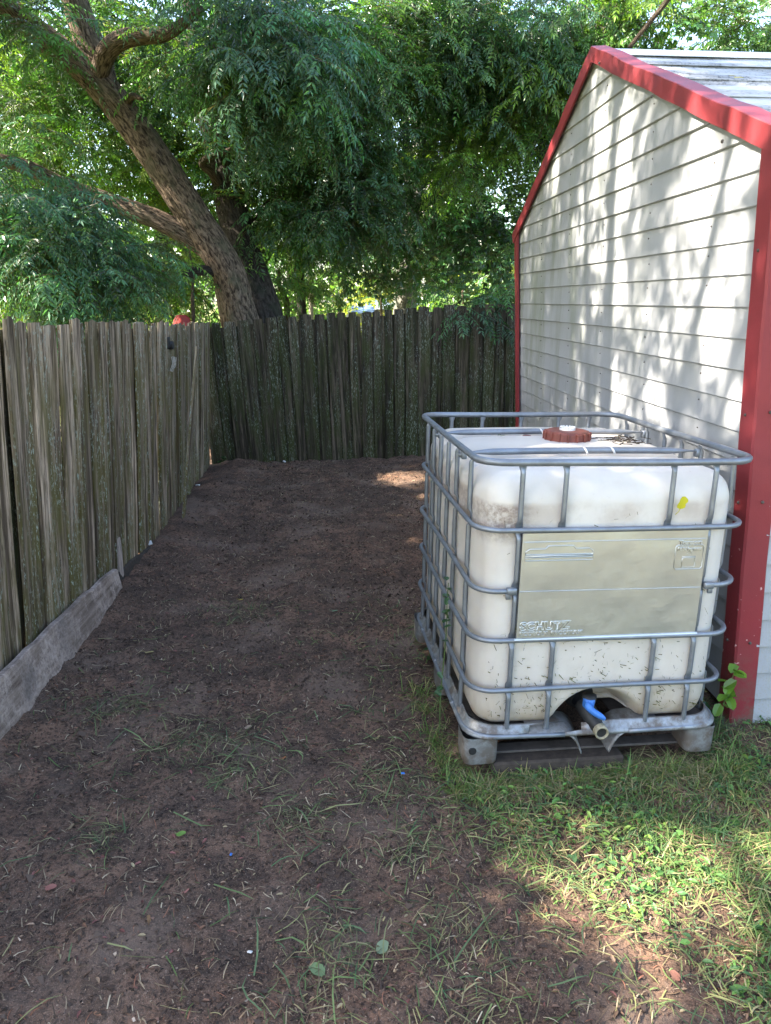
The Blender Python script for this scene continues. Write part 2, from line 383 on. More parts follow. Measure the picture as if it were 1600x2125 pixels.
# ------------------------------------------------------------------ shed
Q0 = np.array([1.501, 2.806, 0.]); SD = np.array([-.0665, .9978, 0.]); SO = np.array([-.9978, -.0665, 0.]); LEAN = np.array([-.057, 0, 1.])
def SW(a, o, z): return SD*a + SO*o + LEAN*z       # along the gable wall, outwards, up (relative to the near corner)
shed = empty('garden_shed', Q0, 'white clapboard shed with red trim and gabled metal roof, beside the tote', 'shed')
def hexa(mb, pts): return mb.add(pts, [[0, 1, 2, 3], [7, 6, 5, 4], [0, 4, 5, 1], [1, 5, 6, 2], [2, 6, 7, 3], [3, 7, 4, 0]])
A0, A1, AP, ZE, ZP = .0, 3.84, 1.95, 2.269, 3.083
def alim(z):
    if z <= ZE: return A0, A1
    t = min((z-ZE)/(ZP-ZE), 1); return A0+(AP-A0)*t, A1-(A1-AP)*t
CO = .1203
rs = np.random.default_rng(3)
for k in range(26):
    z0 = .014+CO*k; z1 = min(z0+CO+.008, ZP)
    if z1-z0 < .02: break
    l0, r0 = alim(z0); l1, r1 = alim(z1)
    l0, l1 = max(l0, .02), max(l1, .02); lip = .014+rs.uniform(-.001, .001)
    mb = MB(); nseg = 7; tt = np.linspace(0, 1, nseg+1); wob = rs.normal(0, .0012, nseg+1)
    V = []
    for t, wv in zip(tt, wob):
        a0, a1 = l0+(r0-l0)*t, l1+(r1-l1)*t
        V += [SW(a0, -.012, z0), SW(a0, lip+wv-.004, z0), SW(a0, lip+wv, z0+.004), SW(a0, lip+wv-.001, z0+.012), SW(a1, .004, z1), SW(a1, -.012, z1)]
    n = 6; Qs = [[i*n+j, i*n+(j+1) % n, (i+1)*n+(j+1) % n, (i+1)*n+j] for i in range(nseg) for j in range(n)]
    Qs += [[0, 5, 2, 1], [5, 4, 3, 2]]; e = nseg*n; Qs += [[e, e+1, e+2, e+5], [e+5, e+2, e+3, e+4]]
    mb.add(np.array(V), Qs); mb.build('siding_board', MT['siding'], shed)
for k in range(19):        # the wall that faces the viewer
    z0 = -.01+CO*k; z1 = z0+CO-.005; mb = MB()
    f = lambda i, out, z: SW(0, 0, z)-SO*i-SD*out
    hexa(mb, [f(.05, .024, z0), f(3.2, .024, z0), f(3.2, .010, z1), f(.05, .010, z1), f(.05, -.012, z0), f(3.2, -.012, z0), f(3.2, -.012, z1), f(.05, -.012, z1)])
    mb.build('siding_board', MT['siding'], shed)
mb = MB(); hexa(mb, [SW(.03, -.02, -.05), SW(3.8, -.02, -.05), SW(3.8, -.02, 2.26), SW(.03, -.02, 2.26), SW(.03, -3.2, -.05), SW(3.8, -3.2, -.05), SW(3.8, -3.2, 2.26), SW(.03, -3.2, 2.26)]); mb.build('wall_core', MT['siding'], shed)
# corner posts: folded red trim
def corner(name, aa, side):
    mb = MB(); s = 1 if side == 'near' else -1; prof = []
    for (a, o) in ((aa+s*.085, .022), (aa+s*.085, .034), (aa-s*.02+s*.008, .036), (aa-s*.02, .028), (aa-s*.024, -.062), (aa-s*.012, -.062), (aa-s*.010, .020)):
        prof.append((a, o))
    zs = np.linspace(-.01, 2.27, 14); V = []
    for z in zs:
        j = rs.normal(0, .0012, 2)
        V += [SW(a+j[0], o+j[1], z) for a, o in prof]
    n = len(prof); Qs = [[i*n+j, i*n+(j+1) % n, (i+1)*n+(j+1) % n, (i+1)*n+j] for i in range(len(zs)-1) for j in range(n)]
    mb.add(V, Qs, [[0, 1, 6], [1, 2, 6], [2, 3, 6], [3, 5, 6], [3, 4, 5]]); mb.build(name, MT['red'], shed)
corner('corner_post', .0, 'near'); corner('corner_post', 3.84, 'far')
# rake trim: a folded cap along each gable edge
def rake(a0, z0, a1, z1, name='rake_trim'):
    mb = MB(); N = 16; V = []
    dirv = np.array([a1-a0, z1-z0]); nrm = np.array([-dirv[1], dirv[0]])/np.linalg.norm(dirv)
    if nrm[1] < 0: nrm = -nrm
    for i in range(N+1):
        t = i/N; a = a0+(a1-a0)*t; z = z0+(z1-z0)*t; k = rs.normal(0, .0018, 3); dent = .006*np.exp(-((t-.28)/.05)**2)
        p = lambda h, o: SW(a+nrm[0]*h, o, z+nrm[1]*h)
        V += [p(-.060+k[0], .028), p(-.060+k[0], .040), p(.016+k[1]-dent, .042+k[2]), p(.019+k[1]-dent, .039+k[2]), p(.024+k[1]-dent, -.045+k[0]), p(.016, -.045), p(.012, .030)]
    n = 7; Qs = [[i*n+j, i*n+(j+1) % n, (i+1)*n+(j+1) % n, (i+1)*n+j] for i in range(N) for j in range(n)]
    Tt = [[0, 1, 6], [1, 2, 6], [2, 3, 6], [3, 5, 6], [3, 4, 5]]; e = N*n
    mb.add(V, Qs, Tt+[[e+c, e+b, e+a] for a, b, c in Tt]); mb.build(name, MT['red'], shed)
rake(AP, ZP+.01, A0-.09, ZE-.030); rake(AP, ZP+.01, A1+.07, ZE-.02)
# roof: horizontal corrugated sheets that lap down the slope, ribs parallel to the ridge
def roof(a_r, z_r, a_e, z_e):
    sl = np.array([a_e-a_r, z_e-z_r]); Ls = np.linalg.norm(sl); d = sl/Ls; nn = np.array([-d[1], d[0]]);
    if nn[1] < 0: nn = -nn
    npan = 5; pw = Ls/npan
    for k in range(npan):
        s0, s1 = k*pw-.02*(k > 0), (k+1)*pw; V = []; ss = np.linspace(s0, s1, 33)
        xs = np.linspace(.02, -3.4, 9)
        prof = [.008+.011*np.cos((s-s0)/(pw/4)*2*math.pi)+.006*((s-s0)/pw) for s in ss]
        for x in xs:
            wv = .004*math.sin(x*3+k)
            for s, h in zip(ss, prof): V.append(SW(a_r+d[0]*s+nn[0]*(h+wv), x, z_r+d[1]*s+nn[1]*(h+wv)+.012))
        ns = len(ss); Qs = [[i*ns+j, i*ns+j+1, (i+1)*ns+j+1, (i+1)*ns+j] for i in range(len(xs)-1) for j in range(ns-1)]
        o = mk('roof_sheet', V, np.array(Qs), MT['roof'], shed, smooth=True)
        md = o.modifiers.new('thick', 'SOLIDIFY'); md.thickness = .003; md.offset = -1
roof(AP, ZP-.034, A0-.12, ZE-.087); roof(AP, ZP-.034, A1+.1, ZE-.07)
mb = MB(); ridge = []
V = []
for x in np.linspace(-.08, -3.4, 6):
    for da, dz in ((-.13, -.018), (-.06, .028), (0, .048), (.06, .028), (.13, -.018)): V.append(SW(AP+da, x, ZP-.034+dz))
Qs = [[i*5+j, i*5+j+1, (i+1)*5+j+1, (i+1)*5+j] for i in range(5) for j in range(4)]
o = mk('ridge_cap', V, np.array(Qs), MT['wroof'], shed); md = o.modifiers.new('thick', 'SOLIDIFY'); md.thickness = .003
mb = MB()
for a in (.48, 1.1, 1.76, 2.4, 3.1):
    for k in range(1, 26):
        z = .014+CO*k+.085+rs.uniform(-.006, .006); l, r = alim(z+.06)
        if l+.1 < a < r-.1: lathe(mb, [(0.0001, .005), (.0025, .004), (.0038, 0)], SW(a+rs.uniform(-.01, .01), .008, z), 6, SO)
for z in (.35, .95, 1.3, 1.9):
    lathe(mb, [(0.0001, .007), (.005, .006), (.007, 0)], SW(.05, .034, z), 6, SO); lathe(mb, [(0.0001, .007), (.005, .006), (.007, 0)], SW(-.024, -.02, z+.02), 6, -SD)
for t in (.08, .45, .8):
    lathe(mb, [(0.0001, .007), (.006, .006), (.008, 0)], SW(AP-t*2.0, .044, ZP-.03-t*.92), 6, SO)
tag(mb.build('screw_heads', MT['rust'], shed), kind='stuff')

# ------------------------------------------------------------------ fences
def picket_mesh(h, wd, seed, dog=True, th=.017):
    r = np.random.default_rng(seed); nz = 9; zs = np.linspace(0, h, nz); V = []
    wl = -wd/2+r.normal(0, .0022, nz)+.004*np.sin(zs*2.2+r.uniform(0, 6)); wr = wd/2+r.normal(0, .0022, nz)+.004*np.sin(zs*2+r.uniform(0, 6))
    bow = .010*np.sin(zs/h*math.pi)*r.uniform(-1, 1)+r.normal(0, .001, nz); cup = r.uniform(-.004, .004)
    zt = zs.copy()
    for i in range(nz):
        V += [[wl[i], -th/2+bow[i], zs[i]], [0, -th/2+bow[i]+cup, zs[i]], [wr[i], -th/2+bow[i], zs[i]], [wr[i], th/2+bow[i], zs[i]], [wl[i], th/2+bow[i], zs[i]]]
    V = np.array(V)
    top = V[-5:]; c = min(.014, wd*.2)*r.uniform(.4, 1.2) if dog else r.uniform(0, .012)
    top[[0, 4], 2] -= c*r.uniform(.6, 1.3); top[[2, 3], 2] -= c*r.uniform(.6, 1.3); top[:, 0] *= .86; top[1, 2] += r.uniform(-.012, .006)
    V[:5, 2] += r.uniform(-.02, .01, 5)
    n = 5; Qs = [[i*n+j, i*n+(j+1) % n, (i+1)*n+(j+1) % n, (i+1)*n+j] for i in range(nz-1) for j in range(n)]; e = (nz-1)*n
    return V, [np.array(Qs), np.array([[0, 4, 3], [0, 3, 1], [1, 3, 2], [e, e+3, e+4], [e, e+1, e+3], [e+1, e+2, e+3]])]
def fence(name, path, tops, mat, label, lean, widths, inplane, seed, gaps=(), dirt=-.06):
    """path: polyline of (x,y); tops: height along it; lean: offset of the top (x,y) per metre"""
    root = empty(name, (path[0][0], path[0][1], 0), label, 'fence'); P = np.array(path, float); seg = np.linalg.norm(np.diff(P, axis=0), axis=1); S = np.concatenate([[0], np.cumsum(seg)])
    r = np.random.default_rng(seed); s = 0; k = 0
    pos = lambda s: np.array([np.interp(s, S, P[:, 0]), np.interp(s, S, P[:, 1])])
    while s < S[-1]-.03:
        wd = r.uniform(*widths); c = pos(s+wd/2); t = pos(s+wd)-pos(s); t /= np.linalg.norm(t)+1e-9
        hgt = float(np.interp(s+wd/2, S, tops))+r.normal(0, .008)
        V, F = picket_mesh(hgt-dirt, wd-.002, seed*1000+k)
        o = mk('picket', V, F, mat, root); nx = np.array([-t[1], t[0]])
        xa = Vector((t[0], t[1], 0)); za = Vector((lean[0]+t[0]*inplane(s/S[-1])+r.normal(0, .005)*abs(t[0]), lean[1]+t[1]*inplane(s/S[-1])+r.normal(0, .005)*abs(t[1]), 1)).normalized()
        ya = za.cross(xa).normalized(); xa = ya.cross(za)
        yaw = r.normal(0, .055); xa, ya = (xa*math.cos(yaw)+ya*math.sin(yaw)), (-xa*math.sin(yaw)+ya*math.cos(yaw))
        off = r.uniform(-.011, .011)
        M_ = Matrix.Identity(4)
        for i in range(3): M_[i][0], M_[i][1], M_[i][2] = xa[i], ya[i], za[i]
        M_[0][3] = c[0]-path[0][0]+nx[0]*off; M_[1][3] = c[1]-path[0][1]+nx[1]*off; M_[2][3] = dirt
        o.matrix_local = M_
        gap = float(r.choice([.012, .016, .021, .008])); open_ = name == 'board_fence' and seed == 2 and s > S[-1]-1.9 and r.uniform() < .12
        if not open_:
            Vb, Fb = picket_mesh(hgt-dirt-.05, .085, seed*1000+500+k, False); ob_ = mk('gap_shade_strip', Vb, Fb, MT['woodb'], root); Mb = M_.copy(); cb = pos(s+wd+gap/2)  # added dark strip behind the gap, for its shade and to stop sun leaking
            Mb[0][3] = cb[0]-path[0][0]+nx[0]*.030; Mb[1][3] = cb[1]-path[0][1]+nx[1]*.030; ob_.matrix_local = Mb
        s += wd+gap; k += 1
    return root, pos, S[-1]
LP = [(-1.66, 1.2), (-1.66, 2.4), (-1.66, 3.4), (-1.665, 4.3), (-1.70, 5.2), (-1.835, 6.8), (-1.915, 7.88)]
fl, lpos, lS = fence('board_fence', LP, [1.66, 1.65, 1.63, 1.615, 1.575, 1.535, 1.51], MT['wood'], 'grey weathered board fence running back along the left side', (.062, 0), (.082, .138), lambda t: .0, 2)
BP = [(-1.90, 7.95), (-1.28, 8.08), (-.53, 8.245), (.20, 8.41), (.80, 8.54), (1.6, 8.715), (3.4, 9.1)]
fb, bpos, bS = fence('board_fence', BP, [1.50, 1.545, 1.60, 1.64, 1.675, 1.71, 1.74], MT['woodb'], 'dark mossy board fence crossing behind at the end of the path', (0, .015), (.085, .150), lambda t: -.055*max(0, 1-t*3.2)-.018, 4)
for root, path, zz, off, lean in ((fl, LP, (.35, 1.25), -.045, .062), (fb, BP, (.35, 1.3), .045, 0)):
    for z in zz:
        P = np.array(path); d0 = np.array(path[0])
        V = []
        for i, q in enumerate(P):
            t = P[min(i+1, len(P)-1)]-P[max(i-1, 0)]; t /= np.linalg.norm(t); nx = np.array([-t[1], t[0]])
            c = q-d0+(nx*.066)
            c[0] += lean*z
            for o_, h in ((-.02, -.04), (.02, -.04), (.02, .04), (-.02, .04)): V.append([c[0]+nx[0]*o_, c[1]+nx[1]*o_, z+h])
        Qs = [[i*4+j, i*4+(j+1) % 4, (i+1)*4+(j+1) % 4, (i+1)*4+j] for i in range(len(P)-1) for j in range(4)]
        mk('fence_rail', V, np.array(Qs), MT['woodb'], root)
    for s in np.arange(.4, (lS if root is fl else bS), 2.3):
        pp = lpos if root is fl else bpos; c = pp(s)-np.array(path[0]); t = pp(s+.05)-pp(s); t /= np.linalg.norm(t); nx = np.array([-t[1], t[0]])
        mb = MB(); mb.cbox((c[0]+nx[0]*.14, c[1]+nx[1]*.14, .68), (.045, .045, .80), .006); mb.build('fence_post', MT['woodb'], root)
# loose boards by the left fence
def board_obj(name, path, zb, zt, th, mat, label, cat, group=None):
    P = catmull(np.array(path), 6); n = len(P); V = []; zb = np.interp(np.linspace(0, 1, n), np.linspace(0, 1, len(zb)), zb); zt = np.interp(np.linspace(0, 1, n), np.linspace(0, 1, len(zt)), zt)
    r = np.random.default_rng(len(name)); zt = zt+r.normal(0, .0035, n)
    for i in range(n):
        t = P[min(i+1, n-1)]-P[max(i-1, 0)]; t /= np.linalg.norm(t); nx = np.array([t[1], -t[0]])
        for o_, z in ((0, zb[i]), (th, zb[i]), (th-.05*.0, zt[i]-.004), (th-.004-.03*0, zt[i]), (0, zt[i])):
            q = P[i]+nx*(o_-.035*(z-zb[i])/.2); V.append([q[0]-P[0][0], q[1]-P[0][1], z])
    m_ = 5; Qs = [[i*m_+j, i*m_+(j+1) % m_, (i+1)*m_+(j+1) % m_, (i+1)*m_+j] for i in range(n-1) for j in range(m_)]; e = (n-1)*m_
    o = mk(name, V, [np.array(Qs), np.array([[0, 1, 4], [1, 2, 4], [2, 3, 4], [e, e+4, e+1], [e+1, e+4, e+2], [e+2, e+4, e+3]])], mat); o.location = (P[0][0], P[0][1], 0); return tag(o, label, cat, group)
t_pl = NT('bleached_plank_long')
def mat_plank_long():
    t = t_pl; P = t.coord('Object', (34, 2.2, 40)); g = t.noise(P, 1, 6, .65, .5); q = t.coord('Object'); n = t.noise(q, 6, 6, .72); f = t.noise(q, 55, 4, .7)
    c = t.mix(t.ramp(g, [(.36, 0.), (.62, 1.)]), (.12, .085, .066), (.29, .22, .175))
    c = t.mix(t.math('MULTIPLY', t.ramp(n, [(.42, 0.), (.6, 1.)]), t.ramp(f, [(.4, .3), (.56, 1.)])), c, (.47, .37, .31))
    c = t.mix(t.ramp(t.noise(q, 3, 4, .6), [(.56, 0.), (.7, .7)]), c, (.10, .08, .07))
    t.bump(t.math('ADD', g, f), .7, .006); return t.fin(c, .9, spec=.2)
PLK = mat_plank_long()
board_obj('kick_board', [(-1.49, 1.25), (-1.505, 1.9), (-1.527, 2.57), (-1.56, 3.18), (-1.575, 3.7), (-1.60, 4.16)], [-.05, -.05, -.05, -.04, -.04, .01], [.27, .27, .255, .225, .21, .175], .026, PLK, 'long bleached plank on edge along the foot of the left fence', 'plank')
board_obj('scrap_board', [(-1.61, 4.19), (-1.625, 4.5), (-1.65, 4.95)], [-.05, -.05, -.05], [.12, .105, .05], .02, MT['soil'], 'short dark scrap board behind the end of the long plank', 'board')
V, F = picket_mesh(.42, .052, 77, True); o = mk('picket_stub', V, F, MT['plank']); o.location = (-1.632, 4.27, -.09); o.rotation_euler = (0, math.radians(2.5), math.radians(88)); tag(o, 'short pale offcut of picket standing against the left fence', 'board')
V, F = picket_mesh(1.42, .05, 78, False); o = mk('loose_slat', V, F, MT['wood']); o.location = (-1.64, 5.75, -.02); o.rotation_euler = (math.radians(-7.5)*-1, math.radians(3), math.radians(92)); tag(o, 'thin loose slat leaning slantwise on the left fence near the corner', 'slat')
# wire loops and dark latch hanging near the fence corner
wr = empty('wire_loops', (-1.655, 5.72, 1.30), 'loops of wire hanging from a dark latch on the left fence', 'wire')
mb = MB(); mb.cbox((.0, .01, .11), (.020, .032, .045), .008); lathe(mb, [(.0001, .03), (.03, .028), (.034, .0), (.0001, -.004)], (.012, .03, .09), 10, (1, 0, 0)); mb.build('latch', MT['black'], wr)
for k, (dy, s) in enumerate(((-.01, .9), (.03, 1.), (.075, .75))):
    a = np.linspace(-.4, math.pi*1.35, 22); mb = MB(); mb.tube(np.stack([.03+.008*np.sin(a*2), dy+.035*s*np.cos(a+1.2), -.02-.085*s*np.sin(a*.8)], -1), .0032, 5); mb.build('wire_loop', MT['pole'], wr, smooth=True)

# ------------------------------------------------------------------ bulk container (tote)
tx, ty, yw = -.0103, .0142, .1222
Tm = (Matrix.Rotation(yw, 4, 'Z') @ Matrix.Rotation(tx, 4, 'X') @ Matrix.Rotation(ty, 4, 'Y'))
ibc = empty('bulk_container', (.795, 2.4502, .05), 'white plastic liquid tote in a galvanised tube cage on a steel pallet', 'container'); ibc.matrix_world = Matrix.Translation((.795, 2.4502, .05)) @ Tm
W2, LL, CR = .495, 1.19, .095
def rrect(z, hw=W2, y0=0., y1=LL, r=CR, n=7):
    P = []
    for cx, cy, a0 in ((hw-r, y0+r, -90), (hw-r, y1-r, 0), (-hw+r, y1-r, 90), (-hw+r, y0+r, 180)):
        for a in np.radians(np.linspace(a0, a0+90, n)): P.append((cx+r*math.cos(a), cy+r*math.sin(a), z))
    return np.array(P)
def dense(P, closed=True, step=.05):
    out = []; n = len(P)
    for i in range(n if closed else n-1):
        a, b = P[i], P[(i+1) % n]; k = max(1, int(np.linalg.norm(b-a)/step))
        for t in np.arange(k)/k: out.append(a+(b-a)*t)
    if not closed: out.append(P[-1])
    return np.array(out)
rb = np.random.default_rng(9)
def wob(P, s=.0016):
    ph = rb.uniform(0, 6, 3); t = np.linspace(0, 2*math.pi, len(P), endpoint=False)[:, None]
    return P + s*np.concatenate([np.sin(3*t+ph[0]), np.sin(2*t+ph[1]), np.sin(4*t+ph[2])], 1)
ZR = [.3045, .4985, .69, .909, 1.145]
for z in ZR:
    P = dense(rrect(z)); mb = MB()
    if abs(z-.69) < .01:       # the ring broken by the sheet panel
        hw = W2; P = rrect(z, n=8); P = np.concatenate([[[.365, 0, z]], P, [[-.365, 0, z]]]); P = dense(P, False)
        mb.tube(wob(P), .0095, 10)
        for sx in (-1, 1): mb.cbox((sx*.366, -.002, z), (.018, .011, .012), .003); mb.cbox((sx*.376, .002, z-.02), (.009, .006, .012), .002)
    else: mb.tube(wob(P), .0095 if z < 1 else .0128, 10, True)
    mb.build('cage_ring', MT['steel'], ibc, smooth=True)
def vbar(x, y, ox, oy, z0=.115, z1=1.135):
    """upright: a tube pinched flat where the rings cross it; (ox,oy) points outwards"""
    zs = sorted(set(list(np.linspace(z0, z1, 36)) + [r+d for r in ZR for d in (-.03, -.018, 0, .018, .03)])); zs = [z for z in zs if z0 <= z <= z1]
    P = []; fl_ = []
    for z in zs:
        d = min([abs(z-r) for r in ZR]+[abs(z-z0)*1.2]); k = 1-sstep(.012, .034, np.array(d)); P.append((x-ox*(.0085*k), y-oy*(.0085*k), z)); fl_.append(k)
    P = np.array(P); k = np.array(fl_); n = 8; a = np.arange(n)*2*math.pi/n; V = []
    for p, q in zip(P, k):
        rn, rtn = .0095*(1-.62*q), .0095*(1+.45*q)
        for t in a: V.append(p + np.array([ox, oy, 0])*rn*math.cos(t) + np.array([-oy, ox, 0])*rtn*math.sin(t))
    N = len(P); Qs = [[i*n+j, i*n+(j+1) % n, (i+1)*n+(j+1) % n, (i+1)*n+j] for i in range(N-1) for j in range(n)]
    mk('cage_upright', np.array(V), np.array(Qs), MT['steel'], ibc, smooth=True)
IN = .012
for x in (-.347, -.194, .192, .347): vbar(x, IN, 0, -1)
for x in (-.347, -.194, .0, .192, .347): vbar(x, LL-IN, 0, 1)
for y in (.19, .42, .584, .744, .906, 1.06): vbar(-W2+IN, y, -1, 0)
for y in (.13, .355, .508, .655, .82, 1.03): vbar(W2-IN, y, 1, 0)
# two flattened tubes across the top, bolted to the side uprights
for y in (.365, .83):
    xs = np.linspace(-.475, .475, 25); fl_ = 1-.72*sstep(.36, .45, np.abs(xs)); mb = MB()
    V, Q, T = sweep(np.stack([xs, np.full(25, y), 1.112+.006*np.cos(xs*3)], -1), .013, 10)
    kk = np.repeat(fl_, 10); zc = np.repeat(1.112+.006*np.cos(xs*3), 10); V[:250, 2] = zc+(V[:250, 2]-zc)*kk; mb.add(V, Q, T)
    for sx in (-1, 1):
        mb.cbox((sx*.472, y, 1.105), (.010, .014, .016), .003); lathe(mb, [(.0001, .012), (.008, .011), (.009, 0)], (sx*.482, y, 1.105), 8, (sx, 0, 0))
    mb.build('cross_bar', MT['steel'], ibc, smooth=True)
    for x in ((.0, .11) if y < .5 else (-.02,)):
        mb = MB(); a = np.linspace(-.3, math.pi+.3, 10); mb.tube(np.stack([np.full(10, x)+.012*np.linspace(-1, 1, 10), y+.018*np.cos(a), 1.112+.016*np.sin(a)], -1), .004, 6); mb.build('white_clip', MT['white'], ibc, smooth=True)
# bottle: rounded box, dished top, arch-shaped recess for the valve
def bottle():
    hx, hy, hz, r = .468, .567, .480, .105; g = np.unique(np.concatenate([np.linspace(-1, 1, 61)]))
    def ss(h, n=58):
        inner = np.linspace(-(h-r), h-r, n); e = h-r+r*np.tan(np.radians(np.linspace(4.5, 45, 10))); return np.concatenate([-e[::-1], inner, e])
    def face(u, v, f):
        U, V_ = np.meshgrid(u, v, indexing='ij'); P = f(U, V_); n1, n2 = U.shape; I, J = np.meshgrid(np.arange(n1-1), np.arange(n2-1), indexing='ij')
        return P.reshape(-1, 3), np.stack([I*n2+J, (I+1)*n2+J, (I+1)*n2+J+1, I*n2+J+1], -1).reshape(-1, 4)
    X, Y, Z = ss(hx), ss(hy), ss(hz); st = lambda a, b, c: np.stack(np.broadcast_arrays(a, b, c), -1)
    mb = MB()
    for P, Q in (face(X, Z, lambda u, v: st(u, -hy, v)), face(Z, X, lambda u, v: st(v, hy, u)), face(Z, Y, lambda u, v: st(-hx, v, u)), face(Y, Z, lambda u, v: st(hx, u, v)), face(X, Y, lambda u, v: st(u, v, hz)), face(Y, X, lambda u, v: st(v, u, -hz))): mb.add(P, Q)
    V = np.concatenate(mb.V); h = np.array([hx, hy, hz]); c = np.clip(V, -(h-r), h-r); d = V-c; n = d/np.linalg.norm(d, axis=1)[:, None]; V = c+n*r
    P = V+np.array([0, .597, .135+hz])
    hn = np.linalg.norm(n[:, :2], axis=1); low_ = np.where(n[:, 2] < 0, r*(1-hn)*.6, 0.)*(hn > .02); P[:, :2] += n[:, :2]/np.maximum(hn, .02)[:, None]*low_[:, None]
    top = sstep(.6, .95, n[:, 2]); x, y, z = P.T
    P[:, 2] += top*(.016*(1-(x/.47)**2)*(1-((y-.6)/.57)**2)-.034*(np.exp(-((y-.365)/.035)**2)+np.exp(-((y-.83)/.035)**2))+.004*fbm(x*5, y*5, 0., 3))
    side = sstep(.7, 1, np.abs(n[:, 0])); P[:, 0] += np.sign(n[:, 0])*side*(.006*np.cos(y*2*math.pi/.19)*sstep(.25, .5, z)+.004*fbm(y*4, z*4, 1., 2))
    fr = sstep(.35, .9, -n[:, 1]); P[:, 1] += -fr*(.012*np.sin((z-.14)/.9*math.pi)*np.cos(x/.47*1.4)+.004*fbm(x*5, z*5, 7., 3))
    e = np.sqrt(((x+.005)/np.where(x < -.005, .165, .20))**2+((np.maximum(z, .13)-.13)/.155)**2)
    wgt = sstep(1.02, .62, e)*sstep(.2, -.2, n[:, 1]); P[:, 1] += wgt*.13; P[:, 2] += wgt*.028*sstep(.2, .13, z)
    mb.V = [P]; return mb
bt = bottle().build('bottle', MT['tank'], ibc, smooth=True)
bm = bmesh.new(); bm.from_mesh(bt.data); bmesh.ops.remove_doubles(bm, verts=bm.verts, dist=.0008); bm.to_mesh(bt.data); bm.free()
# grass flecks and dirt stuck to the lower front
mb = MB()
for i in range(620):
    x = rb.uniform(-.43, .44); z = .17+abs(rb.normal(0, .16)) if i < 560 else rb.uniform(.5, .98)
    if z > 1.0 or (((x+.005)/.19)**2+((z-.13)/.16)**2 < 1.05): continue
    y = .0255-.012*math.sin((z-.14)/.9*math.pi)*math.cos(x/.47*1.4)-.004
    if abs(x) > .36: y += .0105*((abs(x)-.36)/.08)**2*1.2
    if z < .24: y += .105*(1-math.sqrt(max(0, 1-((.24-z)/.105)**2)))
    l, wd, a = rb.uniform(.002, .008) if i % 6 else rb.uniform(.008, .016), rb.uniform(.0006, .0013), rb.uniform(0, math.pi)
    u = np.array([math.cos(a), 0, math.sin(a)])*l; v = np.array([-math.sin(a), 0, math.cos(a)])*wd; c = np.array([x, y-.003, z])
    mb.add([c-u-v, c+u-v, c+u+v+np.array([0, -.002, 0]), c-u+v+np.array([0, -.002, 0])], [[0, 1, 2, 3]])
nv = mb.n; cl = np.repeat(np.array([(.10, .085, .03), (.06, .05, .03), (.13, .13, .04), (.05, .06, .02)])[rb.integers(0, 4, nv//4)], 4, 0)
tag(mb.build('stuck_clippings', MT['litter'], bt, cols=cl), kind='stuff')
# filling cap
cp = MB(); cc = np.array([.045, .665, 1.098]); lathe(cp, [(.100, 0), (.101, .010), (.096, .012), (.094, .042), (.088, .050), (.080, .0525), (.0001, .0535)], cc, 40)
for k in range(16):
    a = k*2*math.pi/16+.1; u = np.array([math.cos(a), math.sin(a), 0]); v = np.array([-u[1], u[0], 0]); cp.cbox(cc+u*.0955+np.array([0, 0, .028]), (.006, .0045, .019), .002, np.array([u, v, [0, 0, 1]]))
cap = cp.build('screw_cap', MT['cap'], ibc)
vp = MB(); lathe(vp, [(.034, 0), (.033, .007), (.028, .010), (.0001, .010)], cc+[0, 0, .053], 24)
for k in range(14):
    a = k*2*math.pi/14; vp.cbox(cc+np.array([.029*math.cos(a), .029*math.sin(a), .064]), (.0035, .0035, .004), .001)
vp.build('vent_plug', MT['white'], cap)
mb = MB(); lathe(mb, [(.022, 0), (.022, .016), (.016, .02), (.0001, .02)], (-.085, .805, 1.085), 14); mb.build('small_plug', MT['cap'], ibc, smooth=True)
mb = MB()
for i in range(60):
    c = np.array([.27+rb.normal(0, .045), .60+rb.normal(0, .05), 1.116]); a = rb.uniform(0, 3.14); u = np.array([math.cos(a), math.sin(a), 0])*rb.uniform(.006, .03); v = np.array([-math.sin(a), math.cos(a), 0])*rb.uniform(.001, .004)
    mb.add([c-u-v, c+u-v, c+u+v+[0, 0, .003], c-u+v+[0, 0, .004]], [[0, 1, 2, 3]])
tag(mb.build('leaf_debris', MT['soil'], bt), kind='stuff')
# sheet panel with its embossed marks
pl = MB(); py = -.001
def sheet(x0, x1, z0, z1, y, th=.0025):
    nx, nz = 25, 27; xs = np.linspace(x0, x1, nx); zs = np.linspace(z0, z1, nz); X, Z = np.meshgrid(xs, zs, indexing='ij')
    ed = sstep(0, .05, np.minimum(X-x0, x1-X))*sstep(0, .03, np.minimum(Z-z0, z1-Z)); Y = y+ed*.0030*fbm(X*7, Z*9, y*100, 3)
    V = np.stack([X, Y, Z], -1).reshape(-1, 3); n = nx*nz; V2 = V+[0, th, 0]; I, J = np.meshgrid(np.arange(nx-1), np.arange(nz-1), indexing='ij'); Q = np.stack([I*nz+J, (I+1)*nz+J, (I+1)*nz+J+1, I*nz+J+1], -1).reshape(-1, 4)
    B = list(range(0, n, nz))+list(range((nx-1)*nz+1, n))+list(range(n-1-nz, -1, -nz))+list(range(nz-2, 0, -1)); S = [[B[i], B[i]+n, B[(i+1) % len(B)]+n, B[(i+1) % len(B)]] for i in range(len(B))]
    return np.concatenate([V, V2]), np.concatenate([Q, Q[:, ::-1]+n, S])
pl.add(*sheet(-.338, .338, .506, .899, -.0030))
pl.tube([(-.335, -.0032, .868), (.335, -.0032, .868)], .0014, 6); pl.tube([(-.337, -.0032, .687), (.337, -.0032, .684)], .0012, 6)
pl.tube([(-.345, -.002, .5035), (.345, -.002, .5035)], .0065, 8)
plate = pl.build('sheet_panel', MT['plate'], ibc, smooth=False)
